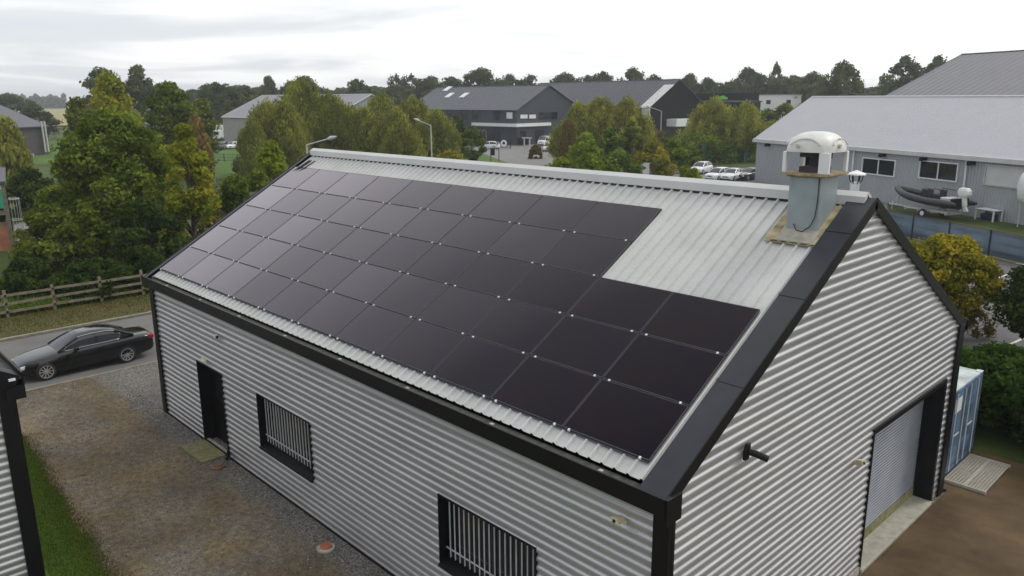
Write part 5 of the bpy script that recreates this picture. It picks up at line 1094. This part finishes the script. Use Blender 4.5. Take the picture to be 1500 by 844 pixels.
SKY = [(316, 118, 200, 52, 0, 'dark rounded skyline tree left of the grey warehouse'), (358, 126, 210, 46, 1, 'green skyline tree above the left end of the grey warehouse'), (393, 110, 230, 30, 2, 'small upright skyline tree left of the tallest willow'), (447, 112, 225, 46, 1, 'skyline tree rising right behind the tallest willow'), (424, 118, 235, 24, 4, 'loose skyline tree between the upright one and the tallest willow'),
       (523, 113, 230, 34, 0, 'domed dark tree standing alone above the grey warehouse'), (580, 108, 260, 18, 3, 'left of two umbrella shaped skyline trees'), (602, 108, 260, 22, 3, 'right of two umbrella shaped skyline trees'), (578, 124, 240, 46, 1, 'green tree below the umbrella shaped pair'),
       (632, 112, 250, 42, 1, 'dark skyline tree left above the skylight roof'), (658, 110, 255, 46, 0, 'broad skyline tree above the three skylights'), (706, 100, 250, 54, 1, 'tallest rounded skyline tree above the slate blue office roof'), (748, 108, 265, 44, 4, 'loose skyline tree above the office ridge'), (778, 109, 265, 40, 4, 'airy skyline tree at the right end of the office ridge'),
       (828, 107, 250, 46, 1, 'skyline tree left above the near black hall'), (858, 108, 240, 40, 0, 'green skyline tree above the middle of the near black hall roof'), (880, 102, 235, 36, 0, 'dense skyline tree above the near black hall roof'), (928, 98, 235, 44, 2, 'light topped skyline tree above the near black hall roof'), (958, 110, 250, 34, 1, 'low skyline tree near the peak of the near black hall'), (988, 114, 255, 40, 0, 'low skyline tree right behind the peak of the near black hall'),
       (1012, 108, 240, 30, 1, 'dark skyline tree just right of the near black gable'), (1036, 114, 240, 30, 1, 'violet brown skyline tree beyond the flat roofed annex'), (1064, 118, 248, 44, 0, 'green skyline tree above the lime emblem'), (1095, 99, 248, 36, 1, 'dark pine like tree above the pale flat building'), (1138, 90, 260, 18, 2, 'thin pale tree top rising above the dark mass'), (1122, 108, 248, 50, 0, 'dark tree mass above the left of the pale flat building'), (1160, 108, 248, 50, 0, 'dark tree mass above the right of the pale flat building'), (1192, 106, 215, 46, 1, 'dark tree left of the light grey warehouse roof'),
       (1236, 90, 190, 46, 1, 'large dark tree standing at the end of the dark roofed hall'), (1326, 80, 210, 48, 4, 'tree top showing above the left of the dark ribbed roof'), (1374, 80, 210, 44, 4, 'tree top showing above the middle of the dark ribbed roof'), (1462, 80, 215, 56, 4, 'tree top showing above the right of the dark ribbed roof'), (1505, 84, 215, 40, 4, 'tree top at the right edge above the dark ribbed roof'),
       (12, 137, 260, 50, 1, 'dark tree behind the roof of the dark clad building'), (48, 152, 200, 46, 2, 'dark conifer like tree right of the dark clad roof')]
for a in SKY: far_tree(*a)
rr = random.Random(77); n = 0
for px in range(285, 1290, 22):
    if n % 1 == 0:
        yt = rr.uniform(124, 131); d = rr.uniform(262, 330); far_tree(px + rr.uniform(-8, 8), yt, d, rr.uniform(48, 70), rr.choice([0, 1, 0, 0, 1]), 'dark tree in the continuous belt along the horizon', 'tree belt along the horizon')
# far wood at the left
def mass(name, x0, x1, d, yt, jitter, label, nl, ls, seed):
    rng = np.random.default_rng(seed); P = []; 
    px = rng.uniform(x0, x1, nl); base = np.array([at(x, 150, d) for x in (x0, x1)]); f = (px - x0) / (x1 - x0); dep = rng.uniform(0, 40, nl)
    hh = float(at((x0 + x1) / 2, yt, d)[2]) * (.82 + .22 * np.sin(f * 23 + 1) * np.sin(f * 61) + .1 * np.sin(f * 140))
    xy = base[0][None, :2] * (1 - f[:, None]) + base[1][None, :2] * f[:, None]; fwd = (base[0][:2] + base[1][:2]) / 2 - CAM[:2]; fwd /= np.linalg.norm(fwd)
    z = hh * rng.uniform(0, 1, nl) ** .6; pos = np.column_stack([xy + fwd * dep[:, None] * 1.0, z]); nn_ = rng.normal(size=(nl, 3)); nn_ /= np.linalg.norm(nn_, axis=1, keepdims=True)
    me = leaf_mesh(name, pos, nn_, rng.uniform(.6, 1.4, nl) * ls, rng.uniform(0, 1, nl), LM['far'], 1.2, None, seed); o = bpy.data.objects.new(name, me); C.objects.link(o); tag(o, label, kind='stuff'); return o
mass('distant_wood', -40, 96, 900, 141, 4, 'hazy distant wood beyond the ripe field', 9000, 4.0, 5)
mass('distant_wood', 270, 1500, 420, 130, 4, 'dark distant woodland along the horizon', 26000, 2.6, 6)

# grass blades and loose stones (stuff)
rng = np.random.default_rng(3)
def blades(name, pts, hgt, label, mat='blade', seed=1):
    n = len(pts); r = np.random.default_rng(seed); s = hgt * r.uniform(.5, 1.3, n); nn_ = r.normal(size=(n, 3)); nn_[:, 2] *= .25; nn_ /= np.linalg.norm(nn_, axis=1, keepdims=True)
    pos = np.column_stack([pts[:, 0], pts[:, 1], s * .5 + pts[:, 2]]); up = np.tile(np.array([0, 0, 1.]), (n, 1)); me = leaf_mesh(name, pos, nn_, s * .35, r.uniform(0, 1, n), LM[mat], 2.9, up, seed); o = bpy.data.objects.new(name, me); C.objects.link(o); tag(o, label, 'grass', kind='stuff')
n = 110000; x = rng.uniform(-22.5, -6, n); edge = np.interp(x, [-22.5, -20.76, -17, -11.15, -6], [-4.9, -4.0, -4.2, -4.45, -4.5]) + .05 * np.sin(x * 2.3) + .03 * np.sin(x * 7.1) + rng.normal(0, .07, n); y = edge - rng.uniform(0, 1, n) ** 1.25 * 2.0; k = ~((x < -12.1) & (y < -5.36)); blades('grass', np.column_stack([x[k], y[k], np.full(k.sum(), .01)]), 0.05, 'bright green uneven grass beside the neighbouring shed')
n = 16000; x = rng.uniform(-22.5, -6, n); y = np.interp(x, [-22.5, -20.76, -17, -11.15, -6], [-4.9, -4.0, -4.2, -4.45, -4.5]) + rng.normal(.0, .16, n); k = y < -3.6; blades('grass', np.column_stack([x[k], y[k], np.full(k.sum(), .008)]), .045, 'yellowed worn grass fringe between the lawn strip and the gravel yard', 'dry', 9)
n = 46000; x = rng.uniform(-37.4, -32.85, n); y = rng.uniform(-9, 12, n); k = rng.uniform(0, 1, n) < .35 + .65 * ((-32.8 - x) / 4.6); blades('grass', np.column_stack([x[k], y[k], np.full(k.sum(), .01)]), .07, 'dry olive grass on the verge below the timber fence', 'dry', 2)
n = 22000; x = -37 - rng.uniform(0, 1, n) ** 1.5 * 9; y = rng.uniform(-9, 14, n); blades('grass', np.column_stack([x, y, np.zeros(n)]), .35, 'rough grass and weeds behind the timber fence', 'blade', 3)
n = 2600; x = rng.uniform(-24, 0, n); y = -.06 - np.abs(rng.normal(0, .5, n)); xx = rng.uniform(-25, -6, 5200); yy = rng.uniform(-5, -.5, 5200); x = np.r_[x, xx]; y = np.r_[y, yy]
V = []; F = []; b = 0
for i in range(len(x)):
    s = rng.uniform(.010, .028); pts = rng.normal(size=(6, 3)) * .25 + np.array([(1, 0, 0), (-1, 0, 0), (0, 1, 0), (0, -1, 0), (0, 0, .7), (0, 0, -.5)]); pts = pts * s + np.array([x[i], y[i], .006 + s * .3]); V += [tuple(p) for p in pts]
    F += [(b, b + 2, b + 4), (b + 2, b + 1, b + 4), (b + 1, b + 3, b + 4), (b + 3, b, b + 4), (b + 2, b, b + 5), (b + 1, b + 2, b + 5), (b + 3, b + 1, b + 5), (b, b + 3, b + 5)]; b += 6
me = bpy.data.meshes.new('loose_gravel'); me.from_pydata([tuple(map(float, v)) for v in V], [], F); me.materials.append(M['stone']); o = bpy.data.objects.new('loose_gravel', me); C.objects.link(o); tag(o, 'loose grey gravel along the foot of the workshop wall', kind='stuff')

# ------------------------------------------------------------------ air
hz = MB().box(-1700, 400, -700, 1700, -1, 30).build('haze', M['white']); tag(hz, kind='stuff')
hm = bpy.data.materials.new('haze'); hm.use_nodes = True; nt = hm.node_tree; nt.nodes.clear(); ov_ = nt.nodes.new('ShaderNodeOutputMaterial'); pv_ = nt.nodes.new('ShaderNodeVolumePrincipled')
pv_.inputs['Color'].default_value = (.86, .90, .95, 1); pv_.inputs['Density'].default_value = .00042; pv_.inputs['Anisotropy'].default_value = .3; nt.links.new(pv_.outputs[0], ov_.inputs['Volume']); hz.data.materials.clear(); hz.data.materials.append(hm)
